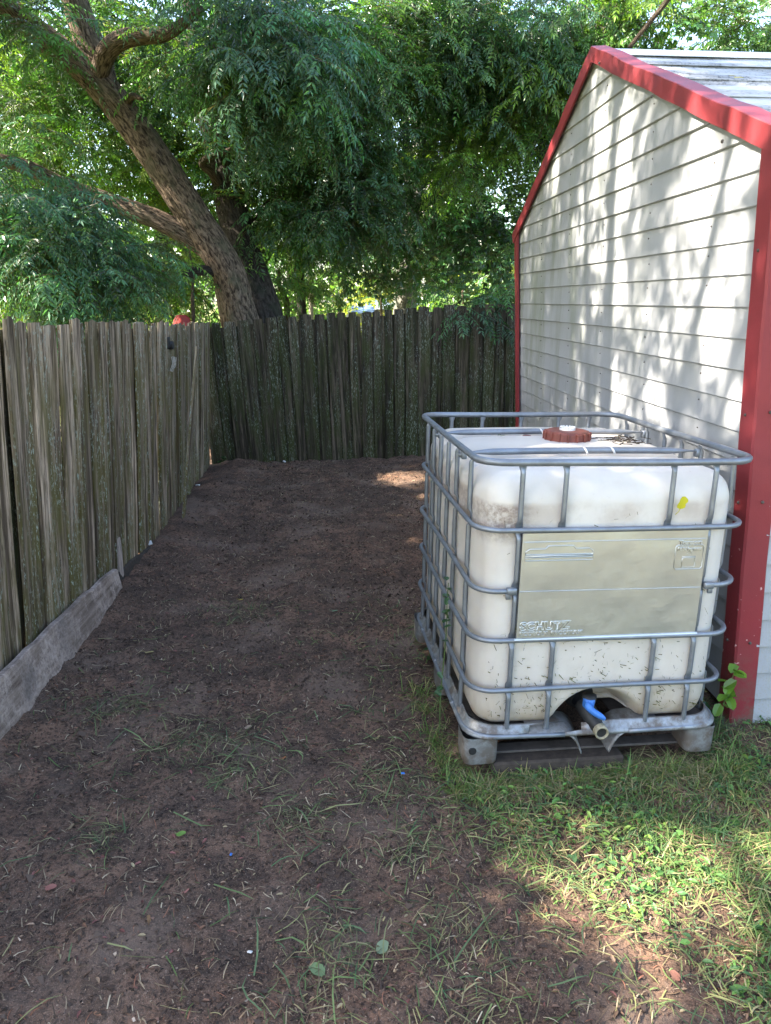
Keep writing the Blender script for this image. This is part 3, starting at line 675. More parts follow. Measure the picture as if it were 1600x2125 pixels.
def mark(pts, closed=True, r=.0019):
    P = np.array([(x, -.0042, z) for x, z in pts]); mb = MB(); mb.tube(dense(P, closed, .03), r, 6, closed); return mb
mark([(-.325, .822), (-.325, .833), (-.310, .842), (-.255, .842), (-.244, .853), (-.155, .853), (-.145, .842), (-.095, .842), (-.082, .833), (-.082, .822)]).build('embossed_outline', MT['plate'], plate, smooth=True)
mb = mark([(-.325, .800), (-.325, .811), (-.082, .811), (-.082, .800)]); mb.tube([(-.325, -.0042, .817), (-.082, -.0042, .817)], .003, 6); mb.build('embossed_outline', MT['plate'], plate, smooth=True)
mark([(.223, .762), (.223, .838), (.230, .845), (.322, .845), (.329, .838), (.329, .762), (.322, .755), (.230, .755)]).build('embossed_outline', MT['plate'], plate, smooth=True)
mark([(.252, .762), (.252, .797), (.300, .797), (.300, .762)], r=.0013).build('embossed_outline', MT['plate'], plate, smooth=True)
mark([(.250, .801), (.302, .801)], False, .0013).build('embossed_outline', MT['plate'], plate, smooth=True)
mark([(.266, .816), (.276, .808), (.286, .816), (.276, .821)], r=.0012).build('embossed_outline', MT['plate'], plate, smooth=True)
def lettering(txt, x, z, size, depth=.0016, bold=.0, sx=1., y=-.0042, outline=0):
    cu = bpy.data.curves.new('lettering', 'FONT'); cu.body = txt; cu.size = size; cu.extrude = depth; cu.offset = bold; cu.resolution_u = 3; cu.bevel_depth = outline or .0006
    if outline: cu.fill_mode = 'NONE'; cu.extrude = 0
    t = bpy.data.objects.new('tmp', cu); sc.collection.objects.link(t); dg = bpy.context.evaluated_depsgraph_get(); me = bpy.data.meshes.new_from_object(t.evaluated_get(dg)); bpy.data.objects.remove(t)
    me.materials.clear(); me.materials.append(MT['plate']); o = link(bpy.data.objects.new('lettering', me), plate); o.location = (x, y, z); o.rotation_euler = (math.pi/2, 0, 0); o.scale = (sx, 1, 1); return o
lettering('SCHUTZ', -.326, .541, .040, .002, .0018, 1.16, -.0040, .0021); lettering('ECOBULK  RECOBULK', -.326, .5185, .0205, .0030, .0005, 1.12, -.0034)
lettering('Transport', .234, .8485, .0195, .0024, .0005, 1.05); lettering('1650 kg max', .2285, .8255, .0165, .0024, .0005, 1.05)
# valve
vl = empty('outlet_valve', (0, .016, .020)); vl.scale = (.9, .9, .9); vl.parent = ibc; del_keys = [k for k in vl.keys()]
vb = MB(); lathe(vb, [(.0001, .0), (.062, .0), (.064, .02), (.045, .03), (.04, .05)], (-.035, .135, .205), 20, (0, -1, -.15)); lathe(vb, [(.038, 0), (.038, .10), (.030, .105), (.026, .14)], (-.022, .09, .175), 18, (.16, -1, -.36)); lathe(vb, [(.028, 0), (.03, .03), (.0001, .032)], (-.03, .02, .225), 14, (0, 0, 1)); vb.build('valve_body', MT['black'], vl, smooth=True)
od = np.array([-.04, -1, .0]); od /= np.linalg.norm(od); oc = np.array([.002, -.015, .128])
vb = MB(); lathe(vb, [(.026, 0), (.029, .02), (.029, .055), (.0255, .057), (.0215, .054), (.0215, .0)], oc, 20, od); vb.build('outlet_pipe', MT['pipe'], vl, smooth=True)
vb = MB(); lathe(vb, [(.0001, -.002), (.0214, -.001)], oc+od*.048, 16, od); vb.build('mouth_shade_disc', MT['black'], vl)  # black disc just inside stands in for the shade within the pipe
vb = MB(); lathe(vb, [(.024, -.03), (.025, .006), (.021, .011), (.0001, .012)], (-.034, .01, .238), 18, (0, -.15, 1))
hp = np.array([(-.05, -.005, .236), (-.046, -.018, .222), (-.032, -.03, .208), (-.012, -.04, .197), (.004, -.046, .188), (.014, -.048, .180)])
P = catmull(hp, 4); V, Q, T = sweep(P, np.interp(np.linspace(0, 1, len(P)), [0, .2, .7, 1], [.012, .017, .014, .009]), 10, flat=np.full(len(P), .9)); vb.add(V, Q, T); vb.build('lever', MT['blue'], vl, smooth=True)
# pallet: rim, bent front flanges, tube, feet, runners
pr_ = MB(); rings = [(.152, .474, .018), (.149, .480, .012), (.133, .484, .006), (.126, .492, -.002), (.118, .502, -.012), (.112, .502, -.012), (.110, .485, .01)]
R0 = [dense(rrect(z, hw, ins, LL-ins+.0, .10), True, .04) for z, hw, ins in rings]; n = len(R0[0]); R0 = [r[:n] for r in R0]; V = np.concatenate(R0)
Qs = []
for i in range(len(rings)-1):
    for j in range(n):
        j2 = (j+1) % n; mid = (R0[0][j]+R0[0][j2])/2
        if mid[1] < .1 and -.115 < mid[0] < .10: continue       # the gap under the valve
        Qs.append([i*n+j, i*n+j2, (i+1)*n+j2, (i+1)*n+j])
rim = mk('pallet_rim', V, np.array(Qs), MT['tray'], ibc, smooth=True); md = rim.modifiers.new('thick', 'SOLIDIFY'); md.thickness = .003
mb = MB(); mb.box((-.29, .6, .120), (.17, .57, .004)); mb.box((.285, .6, .120), (.175, .57, .004)); mb.box((-.005, .72, .121), (.14, .41, .004)); mb.build('pallet_deck', MT['rust'], ibc)
for s in (-1, 1):
    P = catmull(np.array([(s*.27-.005, .118), (s*.14-.005, .117), (s*.10-.005, .104), (s*.075-.005, .075), (s*.055-.005, .03)]), 6); V = []
    for x, z in P:
        V += [[x, -.012, z], [x+s*-.004, .0, z+.004], [x-s*.012, .10, z+.03]]
    k = len(P); Qs = [[i*3+j, i*3+j+1, (i+1)*3+j+1, (i+1)*3+j] for i in range(k-1) for j in range(2)]
    o = mk('bent_flange', V, np.array(Qs), MT['tray'], ibc, smooth=True); md = o.modifiers.new('thick', 'SOLIDIFY'); md.thickness = .004
mb = MB(); P = rrect(.118, W2+.004, -.004, LL, .11, 8); P = dense(np.concatenate([[[.12, -.010, .117]], P, [[-.13, -.010, .117]]]), False); mb.tube(wob(P), .0095, 8)
for y in (.25, .62, .95): mb.tube([(-W2-.004, y-.012, .118), (-W2-.004, y+.012, .118)], .0115, 8)
mb.build('base_tube', MT['steel'], ibc, smooth=True)
def foot(cx, cy, hx, hy, hole=False):
    mb = MB(); prof = [(.112, 1.), (.10, .985), (.03, .97), (.006, .95), (0, .90)]; V = []; n = 24
    for z, s in prof:
        for k in range(n):
            a = k*2*math.pi/n; ca, sa = math.cos(a), math.sin(a); e = .42; V.append((cx+hx*s*np.sign(ca)*abs(ca)**e, cy+hy*s*np.sign(sa)*abs(sa)**e, z))
    Qs = [[i*n+j, i*n+(j+1) % n, (i+1)*n+(j+1) % n, (i+1)*n+j] for i in range(len(prof)-1) for j in range(n)]; mb.add(V, Qs)
    mb.add([[cx, cy, 0.001]]+V[-n:], T=[[0, k+2 if k < n-1 else 1, k+1] for k in range(n)]); f = mb.build('pallet_foot', MT['tray'], ibc, smooth=True)
    if hole:
        h = MB(); lathe(h, [(.0001, .001), (.0125, .001), (.0145, .0), (.0145, -.01)], (cx-.035, cy-hy-.0005, .062), 16, (0, -1, 0)); h.build('hole_shade_disc', MT['black'], f)  # flat black disc on the foot, painted in for a shaded hole
foot(-.440, .065, .068, .07, True); foot(.425, .065, .060, .07); foot(-.435, 1.12, .075, .07); foot(.42, 1.12, .07, .07); foot(-.45, .6, .05, .09); foot(.45, .6, .05, .09); foot(0, .85, .07, .07)
mb = MB(); mb.cbox((0, .09, .006), (.40, .028, .005), .002); mb.build('runner', MT['rust'], ibc); mb = MB(); mb.cbox((0, 1.12, .010), (.40, .028, .009), .003); mb.build('runner', MT['tray'], ibc)
# boards the container stands on
for k, (y0, lab) in enumerate(((.03, 'dark board under the front feet of the tote'), (1.1, 'dark board under the rear feet of the tote'))):
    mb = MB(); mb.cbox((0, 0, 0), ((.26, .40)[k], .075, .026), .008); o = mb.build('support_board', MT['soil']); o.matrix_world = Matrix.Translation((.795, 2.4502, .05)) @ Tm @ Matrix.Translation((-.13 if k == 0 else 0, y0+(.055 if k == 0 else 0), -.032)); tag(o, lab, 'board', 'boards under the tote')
# @@TREES@@
# ------------------------------------------------------------------ foliage
def quads_from(base, d, nrm, L, Wd):
    """leaflets: folded diamonds; all inputs (k,3)/(k,)"""
    side = np.cross(d, nrm); side /= np.linalg.norm(side, axis=1)[:, None]+1e-9
    mid = base+d*(L*.42)[:, None]
    V = np.stack([base, mid+side*(Wd*.5)[:, None]+nrm*(Wd*.18)[:, None], base+d*L[:, None]-nrm*(L*.10)[:, None], mid-side*(Wd*.5)[:, None]+nrm*(Wd*.18)[:, None]], 1)
    return V
def template(seed, nleaf, twig, rach, pairs, ll, lw, droop, spread=1.):
    r = np.random.default_rng(seed); B, D, Nn, LLn, WW = [], [], [], [], []; extra = []
    for i in range(nleaf):
        s = (i+.6)/nleaf; st = np.array([twig*s, .05*math.sin(s*4+seed), -.10*twig*s*s]); sd_ = 1 if i % 2 else -1
        az = sd_*r.uniform(.5, 1.35)*spread*(1-.55*s); el = r.uniform(-.15, .45)
        d0 = np.array([math.cos(az)*math.cos(el), math.sin(az)*math.cos(el), math.sin(el)]); rl = rach*r.uniform(.7, 1.15); dr = droop*r.uniform(.6, 1.4)
        pp = lambda t: st+d0*rl*t+np.array([0, 0, -dr*rl*t*t]); tn = lambda t: d0*rl+np.array([0, 0, -2*dr*rl*t])
        for k in range(pairs):
            t = .2+.8*k/max(1, pairs-1)*.95; tv = tn(t); tv = tv/np.linalg.norm(tv); sv = np.cross(tv, [0, 0, 1.]); sv /= np.linalg.norm(sv)+1e-9; nv = np.cross(sv, tv)
            for q in (-1, 1):
                dv = tv*r.uniform(.35, .75)+sv*q*r.uniform(.7, 1.)+np.array([0, 0, -r.uniform(.05, .7)])*(.4+droop); dv /= np.linalg.norm(dv)
                n_ = nv+r.normal(0, .35, 3); B.append(pp(t)); D.append(dv); Nn.append(n_/np.linalg.norm(n_)); LLn.append(ll*r.uniform(.75, 1.15)*(1-.25*abs(t-.5))); WW.append(lw*r.uniform(.8, 1.2))
        tv = tn(1.); tv /= np.linalg.norm(tv); B.append(pp(1.)); D.append(tv); Nn.append(np.array([0, 0, 1.])+r.normal(0, .2, 3)); LLn.append(ll); WW.append(lw)
        a, b = st, pp(.98); m_ = pp(.5); wv = np.array([0, 0, .003]); extra.append([a-wv, m_-wv, m_+wv, a+wv]); extra.append([m_-wv, b-wv*.5, b+wv*.5, m_+wv])
    e0, e1 = np.zeros(3), np.array([twig, .05*math.sin(4+seed), -.1*twig]); wv = np.array([0, .004, .004]); extra.append([e0-wv, e1-wv*.4, e1+wv*.4, e0+wv])
    V = quads_from(np.array(B), np.array(D), np.array(Nn), np.array(LLn), np.array(WW))
    V = np.concatenate([V, np.array(extra)]); k = r.normal(1, .13, len(V)); k[-len(extra):] = -1
    return V, k          # (q,4,3), (q,)
TPL = {
    'pin': [template(s, 8, .50, .28, 7, .070, .021, .45, 1.15) for s in range(12)],
    'droop': [template(40+s, 8, .52, .32, 8, .075, .021, .75, 1.25) for s in range(10)],
    'broad': [template(80+s, 7, .45, .16, 2, .085, .046, .5) for s in range(8)],
    'far': [template(120+s, 8, .9, .35, 3, .17, .075, .6) for s in range(6)],
    'shade': [template(160+s, 7, .55, .30, 4, .115, .042, .55) for s in range(8)],
}
def crown_arrays(kind, pos, rz, tilt, scale, col, rng):
    """pos (n,3) etc -> verts, quads, colours"""
    Vs, Cs = [], []; tp = TPL[kind]; pick = rng.integers(0, len(tp), len(pos))
    for i, (T_, k) in enumerate(tp):
        s = np.where(pick == i)[0]
        if not len(s): continue
        c, sn = np.cos(rz[s]), np.sin(rz[s]); ct, st = np.cos(tilt[s]), np.sin(tilt[s])
        P = T_[None]*scale[s][:, None, None, None]; x, y, z = P[..., 0], P[..., 1], P[..., 2]
        e = lambda a: a[:, None, None]
        x2, z2 = x*e(ct)-z*e(st), x*e(st)+z*e(ct)
        X, Y = x2*e(c)-y*e(sn), x2*e(sn)+y*e(c)
        V = np.stack([X, Y, z2], -1)+pos[s][:, None, None]
        cc = col[s][:, None, :]*np.where(k > 0, k, 1)[None, :, None]*rng.normal(1, .08, (len(s), len(k)))[..., None]
        cc = np.where((k < 0)[None, :, None], np.array([.07, .06, .035]), cc)
        Vs.append(V.reshape(-1, 3)); Cs.append(np.repeat(cc.reshape(-1, 3), 4, 0))
    V = np.concatenate(Vs); return V, np.clip(np.concatenate(Cs), .004, .6)
GREENS = dict(deep=(.048, .114, .048), blue=(.062, .148, .084), mid=(.070, .155, .046), lime=(.130, .235, .042), olive=(.115, .145, .04), dark=(.032, .072, .026), yellow=(.27, .30, .04), grey=(.12, .155, .10))  # blue and dark stand in for shaded leaves, lime and yellow for sunlit ones
class Tree:
    def __init__(s, name, base, label, seed, group='trees beyond the fences'):
        s.root = empty(name, tuple(base), label, 'tree', group); s.b = np.array(base, float); s.V = []; s.C = []; s.r = np.random.default_rng(seed); s.tips = []
    def limb(s, pts, radii, mat='bark', name='limb', k=10, n=20, rough=.07):
        P = catmull(pts, k); rad = np.interp(np.linspace(0, 1, len(P)), np.linspace(0, 1, len(radii)), radii); L = np.concatenate([[0], np.cumsum(np.linalg.norm(np.diff(P, axis=0), axis=1))])
        m_ = max(len(P), int(L[-1]/.035)); m_ = min(m_, 220); t = np.linspace(0, L[-1], m_); P = np.stack([np.interp(t, L, P[:, i]) for i in range(3)], 1); rad = np.interp(t, L, rad)
        V, Q, T = sweep(P, rad, n, cap=True); A = np.tile(np.arange(n)/n, m_); Lr = np.repeat(t, n); R = np.repeat(rad, n); body = V[:m_*n]; ctr = np.repeat(P, n, 0); ca, sa = np.cos(A*2*math.pi), np.sin(A*2*math.pi)
        rd = 1-np.abs(fbm(ca*5.5, sa*5.5, Lr*1.6+s.b[0], 3))*2.4
        rid = 1.05*rough*rd*R+.10*R*fbm(ca*1.1, sa*1.1, Lr*1.3, 2); u = (body-ctr)/np.maximum(R, 1e-4)[:, None]; V[:m_*n] = body+u*rid[:, None]
        uv = np.concatenate([np.stack([A, Lr], 1), [[0, 0], [0, t[-1]]]])
        return mk(name, V-s.b, [Q, T], MT[mat], s.root, smooth=True, uv=uv)
    def cluster(s, c, rad, n, kind='pin', col='mid', scale=1., var=.25, alt=None, altp=.0, flat=.7):
        r = s.r; c = np.asarray(c, float); d = r.normal(0, 1, (n, 3)); d /= np.linalg.norm(d, axis=1)[:, None]; q = r.uniform(0, 1, n)**.45
        rad3 = np.array([rad, rad, rad*flat]); pos = c+d*q[:, None]*rad3
        rz = np.arctan2(d[:, 1], d[:, 0])+r.normal(0, .7, n); tilt = -.25+d[:, 2]*.5+r.normal(0, .3, n)
        base = np.array(GREENS[col]); cc = np.tile(base, (n, 1))
        if alt: w_ = r.uniform(0, 1, n) < altp; cc[w_] = GREENS[alt]
        cc = cc*(1+r.normal(0, var, (n, 1)))*(1+r.normal(0, .08, (n, 3)))
        V, C = crown_arrays(kind, pos, rz, tilt, scale*r.uniform(.75, 1.2, n), np.clip(cc, .008, .5), r); s.V.append(V); s.C.append(C)
    def done(s, name='crown'):
        if not s.V: return
        V = np.concatenate(s.V).reshape(-1, 4, 3); C = np.concatenate(s.C).reshape(-1, 4, 3); m_ = V.mean(1); kp = s.r.uniform(0, 1, len(m_)) > carve(*to_plane(m_[:, 0], m_[:, 1], m_[:, 2])); V = V[kp].reshape(-1, 3)-s.b; F = np.arange(len(V)).reshape(-1, 4); return mk(name, V, F, MT['leaf'], s.root, cols=C[kp].reshape(-1, 3))

KZ, KY = SUN[2]/-SUN[0], SUN[1]/-SUN[0]       # per metre towards -x
def to_plane(x, y, z): return y+(x+3)*KY, z+(x+3)*KZ
GAPS = [(*to_plane(x, y, .03), ra, rz) for x, y, ra, rz in ((.66, 2.13, .07, .06), (.80, 1.86, .15, .085), (1.00, 1.84, .18, .10), (.90, 2.02, .10, .06), (1.24, 1.97, .13, .09), (.70, 1.76, .10, .06), (.66, 1.47, .05, .04), (.15, 7.35, .30, .20), (.33, 6.6, .10, .08))]
GAPS += [(*to_plane(*(Q0+SW(a, .02, z))), ra, rz) for a, z, ra, rz in ((1.47, 2.38, .13, .30), (1.5, 1.85, .10, .22), (.52, 2.12, .17, .24), (.36, 1.62, .16, .20), (.62, 2.45, .10, .12), (1.85, 2.72, .10, .16), (.95, 1.28, .14, .12), (1.58, 1.28, .11, .16), (.22, 1.35, .1, .14), (2.75, 2.6, .09, .16), (.28, 1.9, .12, .14))]
def carve(yc, zc):
    """openings in the canopy where the sun comes through"""
    g = 0*yc
    for a, b, ra, rz in GAPS:
        e = np.sqrt(((yc-a)/ra)**2+((zc-b)/rz)**2)+.35*fbm(yc*9, zc*9, 2., 2); g = np.maximum(g, .95*sstep(1.1, .8, e))
    return g
# the big leaning tree behind the fence corner
T1 = Tree('leaning_tree', (-1.60, 9.05, 0), 'big furrowed tree leaning left behind the fence corner, forking high up', 1)
b9 = lambda x, y, d=9.0: at(x, y, d)
T1.limb([(-1.56, 9.05, -.1), (-1.60, 9.05, .8), b9(492, 640), b9(470, 560), b9(405, 455), b9(332, 340), b9(262, 240), b9(185, 152, 8.9), b9(105, 88, 8.8), b9(40, 35, 8.7), b9(-60, -60, 8.6)], [.31, .25, .205, .19, .18, .172, .168, .155, .125, .11, .09], name='trunk', n=40)
T1.limb([b9(432, 525), b9(385, 487), b9(330, 458), b9(230, 420), b9(130, 385, 8.8), b9(50, 345, 8.6), b9(-60, 320, 8.4)], [.09, .115, .105, .095, .085, .07, .05], n=22)
T1.limb([b9(225, 190, 8.95), b9(200, 130, 8.95), b9(175, 60, 8.9), b9(148, -20, 8.8), b9(120, -120, 8.7)], [.12, .16, .14, .12, .09], n=22)
T1.limb([b9(205, 155, 8.85), b9(222, 108, 8.7), b9(250, 84, 8.6), b9(292, 74, 8.5), b9(345, 70, 8.4), b9(420, 20, 8.2)], [.09, .10, .09, .08, .06, .035], n=14)
T1.limb([b9(440, 565, 8.9), b9(412, 562, 8.8), b9(383, 574, 8.7)], [.06, .055, .05], 'barkd', n=10)
T1.limb([b9(262, 215, 8.9), b9(275, 200, 8.8), b9(295, 205, 8.7)], [.04, .035, .02], n=8)
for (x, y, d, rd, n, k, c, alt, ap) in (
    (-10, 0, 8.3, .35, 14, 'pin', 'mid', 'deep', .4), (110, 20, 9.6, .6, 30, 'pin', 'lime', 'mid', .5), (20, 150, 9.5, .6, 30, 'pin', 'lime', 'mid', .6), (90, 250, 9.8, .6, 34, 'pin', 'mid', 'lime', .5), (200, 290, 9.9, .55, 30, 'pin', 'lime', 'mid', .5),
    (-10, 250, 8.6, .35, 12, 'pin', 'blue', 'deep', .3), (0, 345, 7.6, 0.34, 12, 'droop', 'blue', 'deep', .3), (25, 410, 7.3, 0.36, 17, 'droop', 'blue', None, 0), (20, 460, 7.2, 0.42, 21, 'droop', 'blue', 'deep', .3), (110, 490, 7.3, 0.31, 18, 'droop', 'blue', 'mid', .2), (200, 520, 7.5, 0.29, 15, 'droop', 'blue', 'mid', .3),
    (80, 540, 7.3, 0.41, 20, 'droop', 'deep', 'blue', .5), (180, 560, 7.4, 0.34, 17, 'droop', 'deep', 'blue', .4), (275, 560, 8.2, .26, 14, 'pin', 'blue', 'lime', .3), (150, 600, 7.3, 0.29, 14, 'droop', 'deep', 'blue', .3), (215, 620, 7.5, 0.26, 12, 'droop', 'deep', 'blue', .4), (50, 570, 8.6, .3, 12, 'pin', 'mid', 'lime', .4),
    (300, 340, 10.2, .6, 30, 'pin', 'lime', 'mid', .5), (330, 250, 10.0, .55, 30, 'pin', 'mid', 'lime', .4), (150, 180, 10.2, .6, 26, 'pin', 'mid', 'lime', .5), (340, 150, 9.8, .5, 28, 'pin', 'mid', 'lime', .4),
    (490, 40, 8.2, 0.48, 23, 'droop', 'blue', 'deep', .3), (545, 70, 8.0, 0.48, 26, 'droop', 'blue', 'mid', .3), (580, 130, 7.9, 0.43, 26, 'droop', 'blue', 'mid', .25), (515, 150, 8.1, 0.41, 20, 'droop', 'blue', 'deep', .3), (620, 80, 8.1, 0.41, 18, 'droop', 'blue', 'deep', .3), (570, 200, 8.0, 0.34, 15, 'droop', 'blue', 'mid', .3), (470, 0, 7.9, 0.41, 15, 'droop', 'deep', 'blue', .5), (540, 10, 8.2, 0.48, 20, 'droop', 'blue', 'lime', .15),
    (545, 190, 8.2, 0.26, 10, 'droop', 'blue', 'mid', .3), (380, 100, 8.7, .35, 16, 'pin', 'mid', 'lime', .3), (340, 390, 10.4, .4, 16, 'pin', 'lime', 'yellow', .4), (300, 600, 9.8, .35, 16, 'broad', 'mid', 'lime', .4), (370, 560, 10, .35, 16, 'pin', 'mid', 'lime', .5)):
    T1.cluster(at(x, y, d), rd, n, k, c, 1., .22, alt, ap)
T1.done()
# darker tree standing right behind it
T2 = Tree('shaded_tree', (-1.55, 9.7, 0), 'dark shaded trunk close behind the leaning tree, dense crown to its right', 2)
T2.limb([(-1.45, 9.7, -.1), (-1.5, 9.7, .9), at(540, 640, 9.7), at(507, 530, 9.7), at(478, 420, 9.8), at(452, 300, 9.9), at(420, 200, 10), at(400, 60, 10), at(395, -80, 10)], [.34, .28, .25, .20, .18, .15, .13, .1, .07], 'barkd', 'trunk', n=26)  # the shade over this trunk is put into its dark bark colour
T2.limb([at(500, 510, 9.7), at(560, 420, 9.8), at(640, 400, 9.9), at(700, 380, 10)], [.05, .035, .03, .02], 'barkd', n=8)
T2.limb([at(470, 400, 9.8), at(440, 360, 9.6), at(420, 335, 9.5), at(480, 310, 9.3)], [.06, .05, .04, .025], 'bark', n=8)
T2.limb([at(430, 220, 10), at(560, 120, 9.8), at(700, 60, 9.6), at(840, 60, 9.5)], [.08, .06, .045, .02], 'barkd', n=8)
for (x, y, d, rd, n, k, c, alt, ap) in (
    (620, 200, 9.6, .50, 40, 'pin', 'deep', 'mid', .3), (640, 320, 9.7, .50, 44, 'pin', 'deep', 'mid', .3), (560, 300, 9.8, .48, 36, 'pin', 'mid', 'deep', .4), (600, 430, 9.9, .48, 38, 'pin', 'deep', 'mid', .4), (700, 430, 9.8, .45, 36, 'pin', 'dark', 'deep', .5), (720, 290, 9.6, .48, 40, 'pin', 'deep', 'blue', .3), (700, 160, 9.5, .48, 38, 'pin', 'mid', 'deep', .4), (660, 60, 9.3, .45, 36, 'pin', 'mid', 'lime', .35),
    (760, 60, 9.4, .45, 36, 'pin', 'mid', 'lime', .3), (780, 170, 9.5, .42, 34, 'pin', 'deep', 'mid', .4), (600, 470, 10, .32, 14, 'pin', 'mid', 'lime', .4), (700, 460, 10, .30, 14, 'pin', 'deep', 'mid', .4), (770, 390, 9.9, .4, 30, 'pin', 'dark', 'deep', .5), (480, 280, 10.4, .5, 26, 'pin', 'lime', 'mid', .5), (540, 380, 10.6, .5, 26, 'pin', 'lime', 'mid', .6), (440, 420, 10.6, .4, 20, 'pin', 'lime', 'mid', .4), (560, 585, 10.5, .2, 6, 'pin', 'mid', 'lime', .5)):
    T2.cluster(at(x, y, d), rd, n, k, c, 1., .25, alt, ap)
for (x, y, d, n) in ((620, 130, 11.2, 24), (740, 240, 11.4, 26), (660, 400, 11.4, 26), (820, 140, 11.2, 26), (950, 180, 11.4, 26), (860, 480, 13, 20), (560, 60, 10.6, 24), (900, 20, 11, 26), (1080, 180, 11.6, 20), (380, 60, 10.8, 22), (300, 190, 11, 22), (60, 150, 11.2, 22), (30, 300, 11, 22), (160, 60, 11.2, 22)):
    T2.cluster(at(x, y, d), .6, n, 'broad', 'dark', 1.5, .25, 'deep', .4)  # shaded pockets behind the crowns are put into the dark leaf colour
T2.done()
# tree in the middle, its grey trunk just above the back fence
T3 = Tree('grey_trunk_tree', (.36, 14, 0), 'tree with a grey lichened trunk rising above the middle of the back fence', 3)
T3.limb([(.33, 14, -.1), (.34, 14, 1.0), at(842, 600, 14), at(852, 500, 14), at(870, 350, 14), at(880, 200, 14), at(890, 0, 14)], [.26, .22, .20, .19, .16, .13, .08], 'barkg', 'trunk', n=22)
T3.limb([at(855, 480, 14), at(950, 330, 13), at(1010, 240, 12), at(960, 190, 11), at(850, 120, 10.6)], [.10, .08, .06, .05, .03], 'bark', n=8)
T3.limb([at(860, 440, 14), at(780, 330, 13), at(740, 200, 12)], [.09, .06, .03], 'barkd', n=8)
T3.limb([at(850, 85, 10.3), at(900, 130, 10.3), at(975, 190, 10.4), at(1035, 245, 10.5), at(1080, 275, 10.6)], [.04, .036, .03, .022, .012], 'bark', n=8)
T3.limb([at(1010, 205, 10.4), at(990, 245, 10.4), at(960, 262, 10.4)], [.016, .012, .008], 'bark', n=6)
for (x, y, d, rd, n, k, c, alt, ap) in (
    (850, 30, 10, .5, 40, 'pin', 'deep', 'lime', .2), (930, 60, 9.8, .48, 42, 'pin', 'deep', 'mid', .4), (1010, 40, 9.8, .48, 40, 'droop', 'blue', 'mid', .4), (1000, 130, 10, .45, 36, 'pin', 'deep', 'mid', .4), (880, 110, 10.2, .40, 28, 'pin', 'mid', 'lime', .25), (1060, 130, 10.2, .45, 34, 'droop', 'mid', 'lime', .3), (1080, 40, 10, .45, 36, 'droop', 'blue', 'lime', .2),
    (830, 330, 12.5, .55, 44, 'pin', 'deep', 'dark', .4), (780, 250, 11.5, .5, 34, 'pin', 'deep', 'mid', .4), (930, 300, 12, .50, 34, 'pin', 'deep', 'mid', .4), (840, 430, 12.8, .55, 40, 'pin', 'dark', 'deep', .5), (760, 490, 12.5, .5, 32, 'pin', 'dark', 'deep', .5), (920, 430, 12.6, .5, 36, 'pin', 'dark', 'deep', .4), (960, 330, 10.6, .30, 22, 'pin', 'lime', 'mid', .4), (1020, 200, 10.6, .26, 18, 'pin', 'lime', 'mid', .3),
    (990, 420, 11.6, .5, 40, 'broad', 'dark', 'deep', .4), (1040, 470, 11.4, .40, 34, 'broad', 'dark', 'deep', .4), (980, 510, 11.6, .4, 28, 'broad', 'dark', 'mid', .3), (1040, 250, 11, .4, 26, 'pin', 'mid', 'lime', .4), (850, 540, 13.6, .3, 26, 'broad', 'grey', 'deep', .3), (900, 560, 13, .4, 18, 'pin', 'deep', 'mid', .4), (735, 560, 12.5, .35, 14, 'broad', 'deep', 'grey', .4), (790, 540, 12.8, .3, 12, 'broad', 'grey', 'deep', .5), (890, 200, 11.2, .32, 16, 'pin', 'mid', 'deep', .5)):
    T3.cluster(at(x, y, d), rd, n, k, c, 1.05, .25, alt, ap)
T3.done()
# tree behind the shed
T4 = Tree('overhanging_tree', (2.6, 11, 0), 'bright green tree behind the shed, sprays hanging over its roof', 4)
T4.limb([(2.6, 11, -.1), (2.62, 11, 1.6), (2.7, 10.8, 3.2), (2.8, 10.5, 5.2), (2.7, 10.2, 7)], [.24, .2, .17, .12, .07], 'barkd', 'trunk', n=18)
T4.limb([at(1305, 100, 7.9), at(1345, 50, 7.8), at(1385, 0, 7.7), at(1420, -60, 7.6), (2.7, 9, 5.2), (2.78, 10.4, 5.0)], [.020, .022, .026, .03, .05, .07], 'bark', n=8)
for (x, y, d, rd, n, k, c, alt, ap) in (
    (1140, 120, 10.3, .45, 36, 'droop', 'mid', 'blue', .4), (1180, 30, 10, .45, 38, 'droop', 'mid', 'blue', .5), (1250, 50, 9.8, .38, 28, 'droop', 'mid', 'lime', .4), (1330, 40, 9.6, .36, 26, 'broad', 'lime', 'mid', .5), (1380, 60, 9.6, .30, 18, 'broad', 'lime', 'mid', .4), (1570, 40, 9.6, .36, 30, 'pin', 'mid', 'deep', .4), (1540, 85, 10, .3, 16, 'pin', 'mid', 'deep', .4), (1130, 230, 10.6, .40, 30, 'pin', 'mid', 'lime', .4), (1100, 300, 10.5, .34, 24, 'pin', 'lime', 'mid', .5), (1150, 200, 9.8, .26, 14, 'pin', 'lime', 'mid', .3),
    (1060, 570, 11, .22, 7, 'broad', 'mid', 'deep', .5), (1010, 600, 9.2, .20, 10, 'pin', 'deep', 'mid', .5), (985, 630, 8.75, .14, 8, 'pin', 'dark', 'deep', .5), (1050, 610, 9.2, .16, 8, 'pin', 'deep', 'mid', .5), (1430, 5, 10.5, .22, 8, 'broad', 'mid', 'lime', .4), (1480, 78, 10.8, .22, 8, 'broad', 'deep', 'mid', .4), (1240, 150, 10.4, .3, 18, 'droop', 'mid', 'lime', .4)):
    T4.cluster(at(x, y, d), rd, n, k, c, 1., .22, alt, ap)
T4.done()
